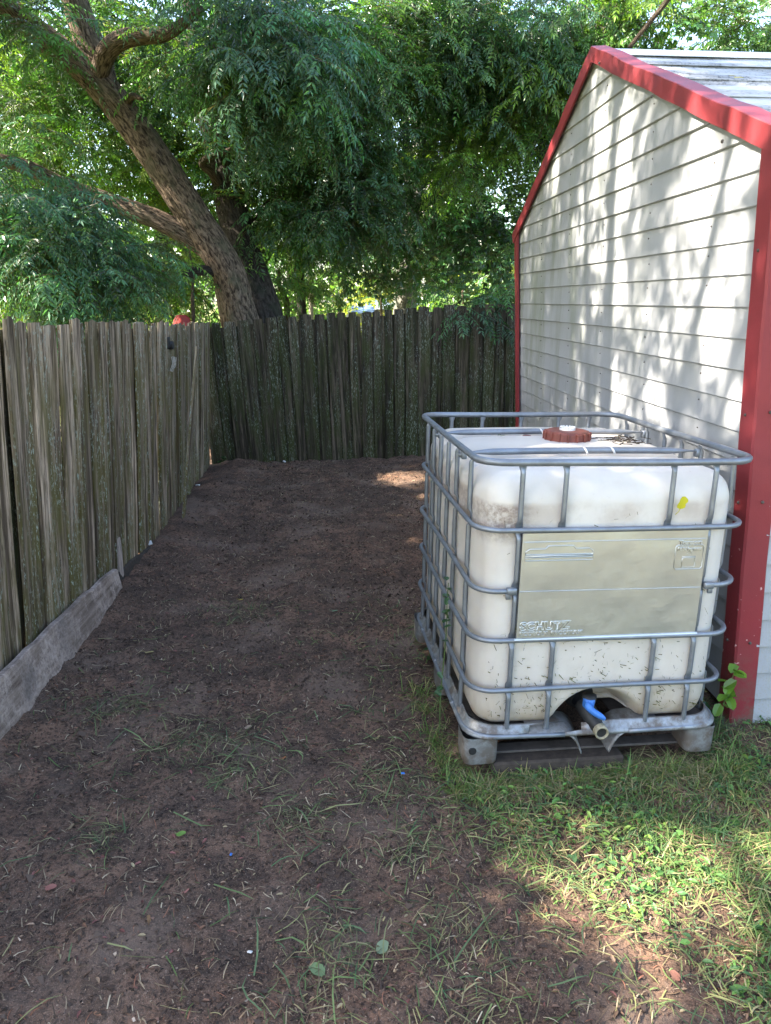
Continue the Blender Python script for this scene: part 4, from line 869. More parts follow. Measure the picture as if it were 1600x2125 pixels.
# slender stems and shrubs above the fences
def sapling(x, y0, y1, d, r0, mat, label, seed, clusters, name='sapling', group='saplings behind the fences', bend=6):
    a = at(x, y0, d); t = Tree(name, (a[0], a[1], 0), label, seed, group); rr = np.random.default_rng(seed)
    t.limb([(a[0], a[1], -.05), (a[0], a[1], .8)]+[at(x+rr.uniform(-bend, bend), y, d) for y in np.linspace(y0, y1, 4)], [r0*1.1, r0, r0*.9, r0*.8, r0*.7, r0*.4], mat, 'trunk', n=8)
    for c in clusters: t.cluster(at(c[0], c[1], c[2]), c[3], c[4], c[5], c[6], 1., .25, c[7], c[8])
    t.done(); return t
sapling(398, 660, 520, 8.75, .022, 'bark', 'thin tan sapling stem just behind the fence corner', 21, [(395, 540, 8.9, .25, 8, 'pin', 'deep', 'mid', .4)])
sapling(628, 650, 500, 12.5, .085, 'barkd', 'slim dark trunk beside the pale pole', 22, [(640, 480, 12.5, .6, 34, 'pin', 'mid', 'lime', .4), (560, 470, 12.5, .5, 26, 'pin', 'lime', 'mid', .4)], 'slim_tree', 'trees beyond the fences')
sapling(590, 655, 560, 11.5, .05, 'bark', 'young tree with a leaning stem left of the slim dark trunk', 23, [(560, 600, 11.5, .25, 14, 'pin', 'mid', 'lime', .4), (610, 590, 11.3, .25, 14, 'pin', 'mid', 'deep', .4)], 'young_tree', 'trees beyond the fences', 14)
sapling(235, 660, 560, 10, .10, 'barkd', 'dark trunk half hidden under the hanging sprays above the left fence', 24, [(250, 530, 10.4, .5, 20, 'broad', 'deep', 'mid', .4), (330, 590, 10.6, .35, 14, 'broad', 'mid', 'lime', .5)], 'hidden_tree', 'trees beyond the fences')
sapling(20, 560, 500, 9.2, .05, 'barkd', 'dark branching stem at the far left above the fence', 25, [(30, 610, 10.5, .3, 10, 'broad', 'mid', 'lime', .6), (10, 30, 10.4, .5, 30, 'pin', 'mid', 'lime', .3), (10, 200, 10.4, .5, 30, 'pin', 'mid', 'deep', .4), (130, 330, 10.6, .4, 22, 'pin', 'mid', 'lime', .4), (250, 140, 10.6, .4, 22, 'pin', 'mid', 'deep', .4), (190, 440, 10.8, .4, 20, 'pin', 'mid', 'lime', .4), (60, 60, 8.2, .3, 9, 'pin', 'mid', 'lime', .3), (140, 60, 8.2, .25, 6, 'pin', 'mid', 'deep', .3), (240, 10, 10.5, .5, 30, 'pin', 'mid', 'deep', .5), (300, 20, 10.6, .5, 30, 'pin', 'mid', 'deep', .5), (60, 110, 10.6, .5, 26, 'pin', 'mid', 'deep', .5)], 'young_tree', 'trees beyond the fences', 30)
tp = empty('utility_pole', (-1.277, 13, 0), 'thin pale pole standing beyond the back fence', 'pole'); mb = MB(); mb.tube([(0, 0, -.1), (.005, 0, 1.4), (.0, 0, 3.4)], [.045, .04, .036], 10); mb.build('shaft', MT['pole'], tp, smooth=True); mb = MB(); lathe(mb, [(.04, 0), (.044, .01), (.03, .04), (.0001, .045)], (0, 0, 3.39), 10); mb.build('cap', MT['pole'], tp, smooth=True)
# twiggy bare brush low at the left
def brush(x, d, h, seed, label):
    a = at(x, 700, d); t = Tree('twiggy_shrub', (a[0], a[1], 0), label, seed, 'bare twiggy shrubs behind the left fence'); r = t.r; mb = MB()
    def grow(p, dv, L, rad, lev):
        P = [p]; q = p.copy()
        for i in range(4): dv = dv+r.normal(0, .16, 3); dv /= np.linalg.norm(dv); q = q+dv*L/4; P.append(q.copy())
        mb.tube(P, np.linspace(rad, rad*.55, 5), 4, cap=False)
        if lev:
            for i in range(4): nd = dv+r.normal(0, .55, 3); grow(P[r.integers(2, 5)], nd/np.linalg.norm(nd), L*.68, rad*.55, lev-1)
    for i in range(5): grow(np.array([r.normal(0, .12), r.normal(0, .12), 0]), np.array([r.normal(0, .35), r.normal(0, .3), 1.]), h*.55, .014, 3)
    mb.build('stems', MT['bark'], t.root); t.cluster(a*[1, 1, 0]+[0, 0, h*.95], h*.22, 7, 'broad', 'olive', .7, .3, 'lime', .4); t.done('leaves')
brush(60, 9.2, 1.9, 31, 'bare twiggy shrub at the far left above the fence'); brush(130, 9.6, 2.0, 32, 'bare twiggy shrub second from the left above the fence'); brush(300, 10.2, 1.9, 33, 'bare twiggy shrub left of the leaning trunk'); brush(440, 10.6, 1.9, 34, 'bare twiggy shrub close behind the leaning trunk')
# bright shrubs in the sunny plot behind
for i, (x, y, d, rd, n, c, lab) in enumerate(((790, 612, 17, .55, 40, 'yellow', 'sunlit yellow green shrub left of the grey trunk'), (1035, 575, 17, .75, 46, 'yellow', 'pale sunlit shrub beside the shed corner'), (960, 600, 16, .55, 30, 'lime', 'green shrub right of the grey trunk'), (100, 610, 16, .9, 44, 'yellow', 'pale sunlit shrub low behind the left fence'), (330, 640, 15, .6, 30, 'olive', 'olive shrub behind the fence corner'), (520, 630, 15, .5, 26, 'lime', 'lime green shrub behind the leaning trunk'), (650, 600, 18, .7, 34, 'lime', 'lime shrub right of the pale pole'))):
    a = at(x, y, d); t = Tree('shrub', (a[0], a[1], 0), lab, 60+i, 'sunlit shrubs in the plot behind'); t.limb([(a[0], a[1], -.05), (a[0]+.03, a[1], a[2]*.5), (a[0], a[1], a[2])], [.05, .04, .02], 'bark', 'stem', n=8); t.cluster(a-[0, 0, .1], rd, n, 'broad', c, 1.25, .2, 'mid', .25, .9); t.cluster((a[0], a[1], a[2]*.45), rd*.9, n//2, 'broad', c, 1.2, .2, 'mid', .3); t.done('leaves')
pa = at(705, 640, 13); pt = empty('young_palm', (pa[0], pa[1], 0), 'small spiky palm head just above the back fence', 'palm'); mb = MB(); mb.tube([(0, 0, -.05), (.01, 0, .8), (0, 0, pa[2])], [.05, .045, .035], 8); mb.build('trunk', MT['bark'], pt, smooth=True)
mb = MB()
for k in range(16):
    a = k*2.4; e = .5+.9*((k*.37) % 1); d0 = np.array([math.cos(a)*math.cos(e), math.sin(a)*math.cos(e), math.sin(e)]); sd_ = np.array([-math.sin(a), math.cos(a), 0]); c0 = np.array([0, 0, pa[2]])
    P = [c0+d0*t*.36+np.array([0, 0, -.12*t*t]) for t in (0, .5, 1.)]; mb.add([P[0]-sd_*.012, P[1]-sd_*.03, P[1]+sd_*.03, P[0]+sd_*.012], [[0, 1, 2, 3]]); mb.add([P[1]-sd_*.03, P[2]-sd_*.004, P[2]+sd_*.004, P[1]+sd_*.03], [[0, 1, 2, 3]])
mb.build('fronds', MT['leaf'], pt, cols=np.tile(np.array([.14, .20, .03]), (mb.n, 1)))
# things glimpsed over the fence
ob = empty('outbuilding', (.05, 20, 0), 'low white roofed outbuilding glimpsed over the back fence', 'building'); mb = MB(); mb.cbox((-.1, .9, .72), (1.0, .8, .78), .02); mb.build('wall', MT['beige'], ob); mb = MB(); V = [[-.35, -.05, 1.50], [1.0, -.05, 1.60], [1.0, 1.8, 1.80], [-.35, 1.8, 1.72]]; mb.add([*V, *[[a, b, c+.07] for a, b, c in V]], [[0, 1, 2, 3], [7, 6, 5, 4], [0, 4, 5, 1], [1, 5, 6, 2], [2, 6, 7, 3], [3, 7, 4, 0]]); mb.build('roof', MT['wroof'], ob); mb = MB(); V = [[-1.0, -.12, 1.38], [-.36, -.12, 1.44], [-.36, 1.7, 1.66], [-1.0, 1.7, 1.60]]; mb.add([*V, *[[a, b, c+.06] for a, b, c in V]], [[0, 1, 2, 3], [7, 6, 5, 4], [0, 4, 5, 1], [1, 5, 6, 2], [2, 6, 7, 3], [3, 7, 4, 0]]); mb.build('lean_to_roof', MT['bluetarp'], ob)
mb = MB(); mb.cbox((0, 0, 1.0), (.035, .03, 1.0), .004); mb.cbox((.09, 0, 1.0), (.03, .02, .95), .004); o = mb.build('pale_post', MT['pole']); o.location = (.82, 18, -.1); tag(o, 'pale timber post beside the grey trunk, beyond the back fence', 'post')
rd_ = at(378, 668, 8.75); P = []
mb = MB(); lathe(mb, [(.0001, .10), (.05, .095), (.085, .06), (.10, .0), (.09, -.10), (.0001, -.12)], (0, 0, 0), 14); V = mb.V[0]; V *= (1+.28*fbm(V[:, 0]*14, V[:, 1]*14, V[:, 2]*14, 3))[:, None]; o = mb.build('red_bundle', MT['redthing'], smooth=True); o.location = rd_-[0, 0, .02]; tag(o, 'small red bundle showing above the fence corner', 'bundle')
mb = MB(); mb.tube([(rd_[0], rd_[1], -.05), (rd_[0]+.01, rd_[1], 1.36)], .03, 8); o = mb.build('stake', MT['barkd']); tag(o, 'stake under the red bundle behind the fence corner', 'stake')

# ------------------------------------------------------------------ far trees
fr_ = np.random.default_rng(77); FT = []
def far_tree(x, y, h, rad, col, alt, seed, label, n=90, z0=.25):
    t = Tree('far_tree', (x, y, 0), label, seed, 'far trees beyond the fences'); t.limb([(x, y, -.1), (x+.1, y, h*.35), (x-.1, y, h*.8)], [.22, .17, .05], 'barkd', 'trunk', n=10)
    for i in range(7):
        a = fr_.uniform(0, 6.28); q = fr_.uniform(.2, .75)*rad; zz = h*fr_.uniform(z0, .95)
        t.cluster((x+q*math.cos(a), y+q*math.sin(a)*.7, zz), rad*.5, n//7, 'far', col, 1.2, .28, alt, .4)
    t.done()
for i, (x, y, h, rad, c, alt, z0, lab) in enumerate(((-9, 17, 8, 3., 'mid', 'lime', .15, 'far broad tree at the left edge behind the near sprays'), (-5.5, 19, 8.5, 2.8, 'lime', 'mid', .32, 'far sunlit tree behind the leaning trunk'), (-2.6, 21, 9, 2.8, 'mid', 'lime', .36, 'far tree left of the pale pole'), (.6, 24, 10, 3, 'mid', 'deep', .38, 'far tall tree behind the grey trunk'), (2.0, 17.5, 6.0, 1.7, 'deep', 'mid', .3, 'far tree between grey trunk and shed'), (5.8, 20, 9.5, 2.6, 'mid', 'deep', .15, 'far tree behind the shed roof'), (9.5, 22, 10, 3.2, 'mid', 'lime', .15, 'far tree at the right edge behind the shed'), (-13, 24, 10, 4, 'deep', 'mid', .1, 'far tree beyond the left edge'))):
    far_tree(x, y, h, rad, c, alt, 200+i, lab, 150, z0)
# a distant wood closing the view all round
fw = np.random.default_rng(5); n = 1700; a = fw.uniform(0, 2*math.pi, n); q = fw.uniform(42, 56, n); pos = np.stack([q*np.cos(a), q*np.sin(a)+4, fw.uniform(.2, 1, n)**1.2*(6.0+2.6*np.sin(a*5)+1.6*np.sin(a*13+1))], 1)
cc = np.array([GREENS['mid'], GREENS['deep'], GREENS['lime'], GREENS['olive']])[fw.integers(0, 4, n)]*(1+fw.normal(0, .2, (n, 1)))
V, C = crown_arrays('far', pos, fw.uniform(0, 6.28, n), fw.normal(-.2, .3, n), fw.uniform(2.6, 4.0, n), np.clip(cc, .01, .4), fw)
o = mk('distant_wood', V, np.arange(len(V)).reshape(-1, 4), MT['leaf'], cols=C); tag(o, 'distant belt of mixed green woodland all round', 'woodland', kind='stuff')

# ------------------------------------------------------------------ shade trees to the left (their crowns stand between the sun and the yard)
lit = []
for a, z, ra, rz in ((1.5, 2.35, .16, .45), (1.52, 1.80, .13, .32), (.5, 2.15, .24, .34), (.36, 1.62, .24, .30), (.9, 1.9, .09, .20), (.62, 2.45, .12, .15), (1.85, 2.75, .13, .2), (1.6, 1.25, .16, .22), (.95, 1.25, .2, .17), (.25, 1.32, .16, .2), (3.55, 2.0, .10, .28), (2.05, 1.55, .08, .26), (2.8, 2.62, .14, .22), (.15, 1.02, .12, .1), (1.15, 1.55, .1, .15), (2.45, 2.1, .05, .2), (3.1, 1.5, .05, .2)):
    P = Q0+SW(a, .02, z); yc, zc = to_plane(*P); lit.append((yc, zc, ra*1.05, rz*1.05, .03))
for a, i, ra, rz in ((.25, .5, .25, .35), (.55, .9, .2, .3)):
    P = Q0+SW(a, -i, 2.27+a*.44); yc, zc = to_plane(*P); lit.append((yc, zc, ra, rz, .1))
for x, y, ra, rz in ((.63, 2.16, .2, .2), (.78, 1.88, .5, .42), (1.02, 1.88, .5, .42), (1.2, 1.98, .4, .4), (.67, 1.47, .10, .09), (.62, 2.03, .14, .14), (.15, 7.35, .4, .35)):
    yc, zc = to_plane(x, y, .0); lit.append((yc, zc, ra, rz, .02))
P = at(1300, 950, 2.9); yc, zc = to_plane(P[0], P[1], 1.15); lit.append((yc, zc, .12, .10, .2))
def blocked(yc, zc):
    """probability that foliage stands in this sun line"""
    p = .62+.75*fbm(yc*1.3, zc*1.3, 4., 3); p = np.where(zc < 4.6, 1., p); p = np.where((yc > 6.2) & (zc > 4.3), .30, p)
    for a, b, ra, rz, q in lit:
        e = ((yc-a)/ra)**2+((zc-b)/rz)**2; p = np.where(e < 1, q, p)
    return np.clip(p, 0, 1)
sh = np.random.default_rng(8); STN = [(-5.2, -.8, 'broad shade tree standing left of the yard, nearest the viewer'), (-5.6, 3.0, 'broad shade tree standing left of the middle of the fence'), (-6.2, 6.8, 'broad shade tree standing left of the far fence corner')]
N = 4000; yc = sh.uniform(-.35, 8.6, N); zc = sh.uniform(2.3, 9.3, N); keep = sh.uniform(0, 1, N) < blocked(yc, zc); yc, zc = yc[keep], zc[keep]
xx = np.where(zc > 4.7, sh.uniform(-5.4, -2.5, len(yc)), sh.uniform(-7.6, -3.0, len(yc))); dx = -(xx+3); pos = np.stack([xx, yc+dx*(-0.)+(-dx)*0+dx*KY*1.0, zc+dx*KZ], 1)
px, py_, dz = project(pos); inview = (dz > .3) & (px > -120) & (px < 1720) & (py_ > -140) & (py_ < 2200); pos = pos[~inview]
own = np.argmin(np.abs(pos[:, 1][:, None]-np.array([s[1] for s in STN])[None]), 1)
for k, (x, y, lab) in enumerate(STN):
    t = Tree('shade_tree', (x, y, 0), lab, 300+k, 'shade trees left of the fence'); P = pos[own == k]; n = len(P)
    t.limb([(x, y, -.1), (x+.1, y, 1.5), (x-.1, y+.1, 3.4), (x, y, 6.5), (x+.1, y, 9)], [.3, .24, .2, .13, .05], 'barkd', 'trunk', n=18)
    for i in range(7):
        q = P[t.r.integers(0, n)]; b = np.array([x, y, t.r.uniform(2.6, 6)]); t.limb([b, b*.55+q*.45+[0, 0, .3], q], [.09, .05, .015], 'barkd', n=8)
    cc = np.array([GREENS['mid'], GREENS['deep'], GREENS['lime']])[t.r.integers(0, 3, n)]*(1+t.r.normal(0, .15, (n, 1)))
    RZ = t.r.uniform(0, 6.28, n); V, C = crown_arrays('shade', P-.32*np.stack([np.cos(RZ), np.sin(RZ), 0*RZ-.25], 1), RZ, t.r.normal(-.2, .35, n), t.r.uniform(.75, 1.15, n), np.clip(cc, .01, .4), t.r); t.V.append(V); t.C.append(C); t.done()

# ------------------------------------------------------------------ grass, weeds, clippings, litter
gr = np.random.default_rng(21)
def blades(x, y, z, L, wd, az, lean, curl, cols, mat, name, label, cat, flatn=False):
    n = len(x); d = np.stack([np.cos(az), np.sin(az), np.zeros(n)], 1); s_ = np.stack([-np.sin(az), np.cos(az), np.zeros(n)], 1); up = np.array([0, 0, 1.])
    base = np.stack([x, y, z], 1); P = []
    for t in (0, .5, 1.):
        an = lean+curl*t; P.append(base+(d*np.sin(an)[:, None]+up*np.cos(an)[:, None])*(L*t)[:, None])
    w0 = (wd*.5)[:, None]; V = np.stack([P[0]-s_*w0*.8, P[0]+s_*w0*.8, P[1]+s_*w0, P[1]-s_*w0, P[2]+s_*w0*.15, P[2]-s_*w0*.15], 1).reshape(-1, 3)
    k = np.arange(n)[:, None]*6; Q = np.concatenate([k+np.array([[0, 1, 2, 3]]), k+np.array([[3, 2, 4, 5]])]); o = mk(name, V, Q, mat, cols=np.repeat(cols, 6, 0)); return tag(o, label, cat, kind='stuff')
def in_shed(x, y): return (x > 1.44-.0665*(y-2.8)) & (y > 2.80)
def under(x, y):
    c, s = math.cos(-yw), math.sin(-yw); lx = c*(x-.795)-s*(y-2.45); ly = s*(x-.795)+c*(y-2.45); return (np.abs(lx) < .47) & (ly > .02) & (ly < 1.2)
# standing grass
N = 95000; x = gr.uniform(0., 2.6, N); y = gr.uniform(.7, 4.2, N); mk_ = gr.uniform(0, 1, N) < grass_mask(x, y)*(.18+.82*sstep(-.12, .18, fbm(x*4.5, y*4.5, 9., 3))); mk_ &= ~in_shed(x, y) & ~under(x, y); x, y = x[mk_], y[mk_]; n = len(x)
pal = np.array([(.075, .150, .038), (.100, .180, .048), (.055, .115, .040), (.14, .18, .06), (.24, .21, .10)]); cc = pal[gr.choice(5, n, p=[.32, .26, .2, .14, .08])]*(1+gr.normal(0, .18, (n, 1)))
blades(x, y, gh(x, y)-.004, (gr.gamma(4, .010, n)+.012)*(.55+.55*sstep(-.1, .3, fbm(x*4.5, y*4.5, 9., 3))), gr.uniform(.0018, .0046, n), gr.uniform(0, 6.28, n), gr.uniform(.45, 1.4, n), gr.uniform(.05, .5, n), np.clip(cc, .01, .4), MT['grass'], 'lawn_grass', 'short rough grass in front of the tote and shed', 'grass')
n = 2600; lx = gr.uniform(-.56, .62, n); ly = -.02-np.abs(gr.normal(0, .05, n)); e_ = gr.uniform(0, 1, n) < .28; lx[e_] = -.53-np.abs(gr.normal(0, .035, e_.sum())); ly[e_] = gr.uniform(-.05, .75, e_.sum())
x = .795+lx*math.cos(yw)-ly*math.sin(yw); y = 2.45+lx*math.sin(yw)+ly*math.cos(yw); k = fbm(x*9, y*9, 12., 2) > -.12; x, y = x[k], y[k]; n = len(x)
blades(x, y, gh(x, y)-.004, gr.gamma(5, .009, n)+.015, gr.uniform(.002, .0045, n), gr.uniform(0, 6.28, n), gr.uniform(.1, 1.0, n), gr.uniform(.2, 1.1, n), np.clip(np.array([(.10, .17, .04), (.13, .20, .05), (.25, .22, .09)])[gr.integers(0, 3, n)]*(1+gr.normal(0, .18, (n, 1))), .01, .4), MT['grass'], 'grass_tufts', 'taller grass tufts along the foot of the tote pallet', 'grass')
n = 1500; lx = gr.uniform(-.50, .50, n); ly = gr.normal(-.035, .05, n); L_ = gr.uniform(.02, .10, n); zz_ = gr.uniform(.0, .03, n)
x = .795+lx*math.cos(yw)-ly*math.sin(yw); y = 2.45+lx*math.sin(yw)+ly*math.cos(yw)
blades(x, y, gh(x, y)+zz_, L_, gr.uniform(.0015, .0035, n), gr.uniform(0, 6.28, n), gr.uniform(1.2, 1.62, n), gr.uniform(-.1, .25, n), np.clip(np.array([(.14, .15, .06), (.22, .20, .10), (.28, .23, .13), (.10, .13, .05)])[gr.integers(0, 4, n)]*(1+gr.normal(0, .18, (n, 1))), .01, .4), MT['hay'], 'drifted_clippings', 'dry clippings drifted against the front of the pallet', 'clippings')
# broad weed leaves low in the grass
def leafpatch(x, y, z, s, cols, name, label, cat, mat, kind='stuff', tilt=.45, asp=.62):
    n = len(x); az = gr.uniform(0, 6.28, n); d = np.stack([np.cos(az), np.sin(az), gr.normal(0.05, tilt*.5, n)], 1); nr = np.stack([gr.normal(0, tilt, n), gr.normal(0, tilt, n), np.ones(n)], 1); nr /= np.linalg.norm(nr, axis=1)[:, None]; d -= nr*np.sum(d*nr, 1)[:, None]; d /= np.linalg.norm(d, axis=1)[:, None]; sv = np.cross(nr, d)
    b = np.stack([x, y, z], 1); e = lambda u, v, h: b+d*(s*u)[:, None]+sv*(s*v*asp)[:, None]+nr*(s*h)[:, None]
    V = np.stack([e(0, 0, 0), e(.3, .38, .10), e(.72, .30, .06), e(1, 0, -.12), e(.72, -.30, .06), e(.3, -.38, .10), e(.5, 0, 0)], 1).reshape(-1, 3); k = np.arange(n)[:, None]*7
    Q = np.concatenate([k+np.array([q]) for q in ([0, 1, 2, 6], [6, 2, 3, 4], [0, 6, 4, 5])]); return tag(mk(name, V, Q, mat, cols=np.repeat(cols, 7, 0)), label, cat, kind=kind)
N = 16000; x = gr.uniform(.1, 2.4, N); y = gr.uniform(.8, 3.6, N); mk_ = (gr.uniform(0, 1, N) < grass_mask(x-.06, y)*sstep(-.12, .22, fbm(x*2.6, y*2.6, 33., 3))) & ~in_shed(x, y) & ~under(x, y); x, y = x[mk_], y[mk_]; n = len(x)
pal = np.array([(.075, .17, .045), (.095, .20, .05), (.06, .135, .05), (.14, .23, .05)]); leafpatch(x, y, gh(x, y)+gr.uniform(.004, .035, n), gr.uniform(.013, .034, n), np.clip(pal[gr.integers(0, 4, n)]*(1+gr.normal(0, .15, (n, 1))), .01, .4), 'lawn_weeds', 'low broad leaved weeds growing through the grass', 'weeds', MT['grass'])
# lying cut grass: thick in the lawn, thinner over the dirt
def lying(N, xr, yr, dens, Lr, wr_, pal, p, name, label, cat='clippings', zup=.004):
    x = gr.uniform(*xr, N); y = gr.uniform(*yr, N); k = (gr.uniform(0, 1, N) < dens(x, y)) & ~in_shed(x, y) & ~under(x, y) & (x > -1.52); x, y = x[k], y[k]; n = len(x); az = gr.uniform(0, 6.28, n); L = gr.uniform(*Lr, n)*gr.uniform(.4, 1, n); wd = gr.uniform(*wr_, n)
    d = np.stack([np.cos(az), np.sin(az)], 1); s_ = np.stack([-d[:, 1], d[:, 0]], 1); kk = gr.normal(0, .045, n)*(1+4*(gr.uniform(0, 1, n) < .12)); P = []; lift = gr.uniform(0, .012, n)
    for t, f in ((-.5, 0), (-.15, .8), (.2, .8), (.5, 0)):
        q = np.stack([x, y], 1)+d*(L*t)[:, None]+s_*(kk*L*(f-.4))[:, None]; P.append((q, gh(q[:, 0], q[:, 1])+zup+lift*f))
    V = []
    for i, (q, z) in enumerate(P):
        ww = wd*(.5 if i < 3 else .12)
        for sg in (-1, 1): V.append(np.concatenate([q+s_*(sg*ww)[:, None], (z+sg*.25*ww)[:, None]], 1))
    V = np.stack(V, 1).reshape(-1, 3); b = np.arange(n)[:, None]*8; Q = np.concatenate([b+np.array([[i*2, i*2+1, i*2+3, i*2+2]]) for i in range(3)]); pal = np.array(pal); cc = pal[gr.choice(len(pal), n, p=p)]*(1+gr.normal(0, .16, (n, 1))); return tag(mk(name, V, Q, MT['hay'], cols=np.repeat(np.clip(cc, .01, .5), 8, 0)), label, cat, kind='stuff')
HAY = [(.11, .155, .055), (.19, .19, .08), (.30, .255, .13), (.07, .12, .055), (.16, .105, .065)]
lying(30000, (.0, 2.4), (.8, 3.8), lambda x, y: grass_mask(x+.05, y)*.62, (.02, .12), (.0014, .0042), HAY, [.42, .22, .11, .20, .05], 'cut_grass', 'cut grass lying thick over the lawn', zup=.018)
CL = [(-.72, 2.62, .22), (-.55, 2.45, .16), (-.28, 2.15, .14), (-.83, 3.95, .15), (-.15, 1.62, .12), (.18, 1.68, .12), (.02, 2.35, .14), (-.95, 2.05, .10), (-.2, 1.45, .10), (.25, 1.5, .13), (-1.15, 2.9, .12), (.12, 2.05, .12)]
tang = lambda x, y: np.max([np.exp(-((x-a)**2+((y-b)*1.1)**2)/(r*r)) for a, b, r in CL], 0)
pat = lambda x, y: sstep(.02, .34, fbm(x*1.7, y*1.7, 51., 3))
lying(8500, (-1.5, 1.4), (1.1, 4.2), lambda x, y: .05+.30*pat(x, y)*sstep(4.2, 2.6, y)+.9*tang(x, y)+.5*sstep(.5, 0., np.abs(x-np.interp(-y, -GE[:, 1], GE[:, 0])+.1)), (.015, .13), (.0012, .0038), HAY, [.34, .24, .14, .20, .08], 'scattered_clippings', 'loose grass clippings scattered over the bare dirt')
lying(330, (-1.3, 1.0), (1.1, 3.0), lambda x, y: .25+.75*tang(x, y), (.09, .22), (.0026, .0050), [(.13, .175, .07), (.22, .22, .10), (.10, .14, .065)], [.5, .2, .3], 'long_cut_blades', 'long green cut blades lying on the near dirt', zup=.010)
lying(21000, (-1.6, 1.3), (1.0, 8.2), lambda x, y: .55+.3*pat(x+4, y), (.010, .075), (.0012, .0036), [(.18, .125, .08), (.29, .215, .14), (.08, .055, .04), (.40, .315, .215), (.23, .10, .062)], [.3, .25, .2, .15, .1], 'twig_litter', 'fine twigs and straw bits trodden into the dirt', 'litter')
lying(60000, (-1.5, 1.2), (1.1, 4.4), lambda x, y: .36*tang(x, y)**1.2, (.02, .13), (.0012, .0034), [(.10, .115, .05), (.17, .155, .08), (.26, .215, .12), (.06, .075, .04), (.13, .09, .06)], [.26, .28, .16, .20, .10], 'clipping_tangles', 'tangled little heaps of cut grass on the dirt', zup=.008)
# crumbs, chips and small stones
N = 70000; y = 1.0+7.3*gr.uniform(0, 1, N)**1.4; x = gr.uniform(-1.62, 1.45, N); k = ~in_shed(x, y) & ~under(x, y) & (gr.uniform(0, 1, N) < .55+.45*sstep(-.1, .3, fbm(x*2.2, y*2.2, 71., 3))); x, y = x[k], y[k]; n = len(x); s = gr.gamma(2.0, .0022, n)+.0018; s[:1800] = gr.uniform(.006, .015, 1800)
D = gr.normal(0, 1, (n, 4, 3))*np.array([1, 1, .55]); D /= np.linalg.norm(D, axis=2)[..., None]; V = (np.stack([x, y, gh(x, y)+s*.25], 1)[:, None]+D*s[:, None, None]).reshape(-1, 3); b = np.arange(n)[:, None]*4
pal = np.array([(.055, .036, .027), (.10, .063, .045), (.15, .085, .06), (.22, .15, .105), (.025, .018, .014), (.36, .27, .20)]); cc = pal[gr.choice(6, n, p=[.3, .26, .16, .10, .13, .05])]*(1+gr.normal(0, .2, (n, 1))); cc[s > .0075] = np.array([.075, .050, .037])*(1+gr.normal(0, .2, ((s > .0075).sum(), 1)))
o = mk('soil_crumbs', V, np.concatenate([b+np.array([q]) for q in ([0, 1, 2], [0, 3, 1], [1, 3, 2], [2, 3, 0])]), MT['litter'], cols=np.repeat(np.clip(cc, .01, .5), 4, 0)); tag(o, 'crumbs of soil and small chips strewn over the dirt', 'soil crumbs', kind='stuff')
# small brown leaf litter
N = 3600; x = gr.uniform(-1.5, 1.2, N); y = 1.1+7*gr.uniform(0, 1, N)**1.2; k = ~in_shed(x, y) & ~under(x, y); x, y = x[k], y[k]; n = len(x); pal = np.array([(.16, .085, .055), (.20, .13, .085), (.11, .065, .045), (.22, .17, .10), (.17, .07, .06)])
leafpatch(x, y, gh(x, y)+.004, gr.uniform(.009, .026, n), np.clip(1.25*pal[gr.integers(0, 5, n)]*(1+gr.normal(0, .2, (n, 1))), .01, .4), 'leaf_litter', 'small brown leaves scattered over the dirt', 'leaf litter', MT['hay'], tilt=.3, asp=.5)

# individual fallen leaves one can pick out
def leaf_obj(px, py, size, col, label, name='fallen_leaf', rot=0., heart=False, group=None, loc=None, tilt=(0, 0), fat=.75):
    if loc is None:
        d = ray(px, py); tt = -CAM_H/d[2]; loc = np.array([d[0]*tt, d[1]*tt, 0]); loc[2] = float(gh(loc[0], loc[1]))+.009
    a = np.linspace(0, 2*math.pi, 17)[:-1]; rad = (.62-.14*np.cos(a)+.10*np.cos(2*a)) if heart else (.38+.17*np.cos(2*a)); rad = rad*(1+.05*np.sin(5*a))
    u, v = rad*np.cos(a)*size, rad*np.sin(a)*size*(.95 if heart else fat); V = [[0, 0, 0]]+[[p, q, .22*abs(q)+.05*size*math.sin(3*p/size)-.10*p*p/size] for p, q in zip(u, v)]
    o = mk(name, V, np.array([[0, i+1, (i+1) % 16+1] for i in range(16)]), MT['hay'], cols=np.tile(np.array(col), (17, 1)), smooth=True); mb = MB(); mb.tube([(-.40*size, 0, .004), (-.75*size, .05*size, .006), (-1.05*size, .16*size, .003)], .0012, 4); mb.build('stalk', MT['hay'], o, cols=np.tile(np.array(col)*.7, (mb.n, 1)))
    o.location = loc; o.rotation_euler = (tilt[0], tilt[1], rot); return tag(o, label, 'leaf', group)
G_, PK, TN = (.20, .25, .15), (.33, .14, .11), (.24, .17, .10)
leaf_obj(795, 1955, .032, G_, 'pale green heart shaped leaf lying on the dirt low in the middle', rot=1.2, heart=True); leaf_obj(655, 2010, .034, (.15, .21, .10), 'larger crumpled green leaf near the bottom middle of the dirt', rot=2.6, heart=True); leaf_obj(378, 1730, .022, (.16, .27, .06), 'small bright green leaf on dirt among clippings at left', rot=.4, heart=True)
leaf_obj(107, 1838, .024, PK, 'pinkish red leaf on the dirt at the lower left', rot=.2, heart=True); leaf_obj(388, 1852, .018, PK, 'small pink leaf low in the middle left of the dirt', rot=1.); leaf_obj(310, 1918, .026, (.20, .115, .06), 'narrow brown leaf on the dirt at the lower left', rot=2.0); leaf_obj(517, 1510, .022, (.30, .21, .15), 'curled pale tan leaf in the middle of the path', rot=.7, heart=True)
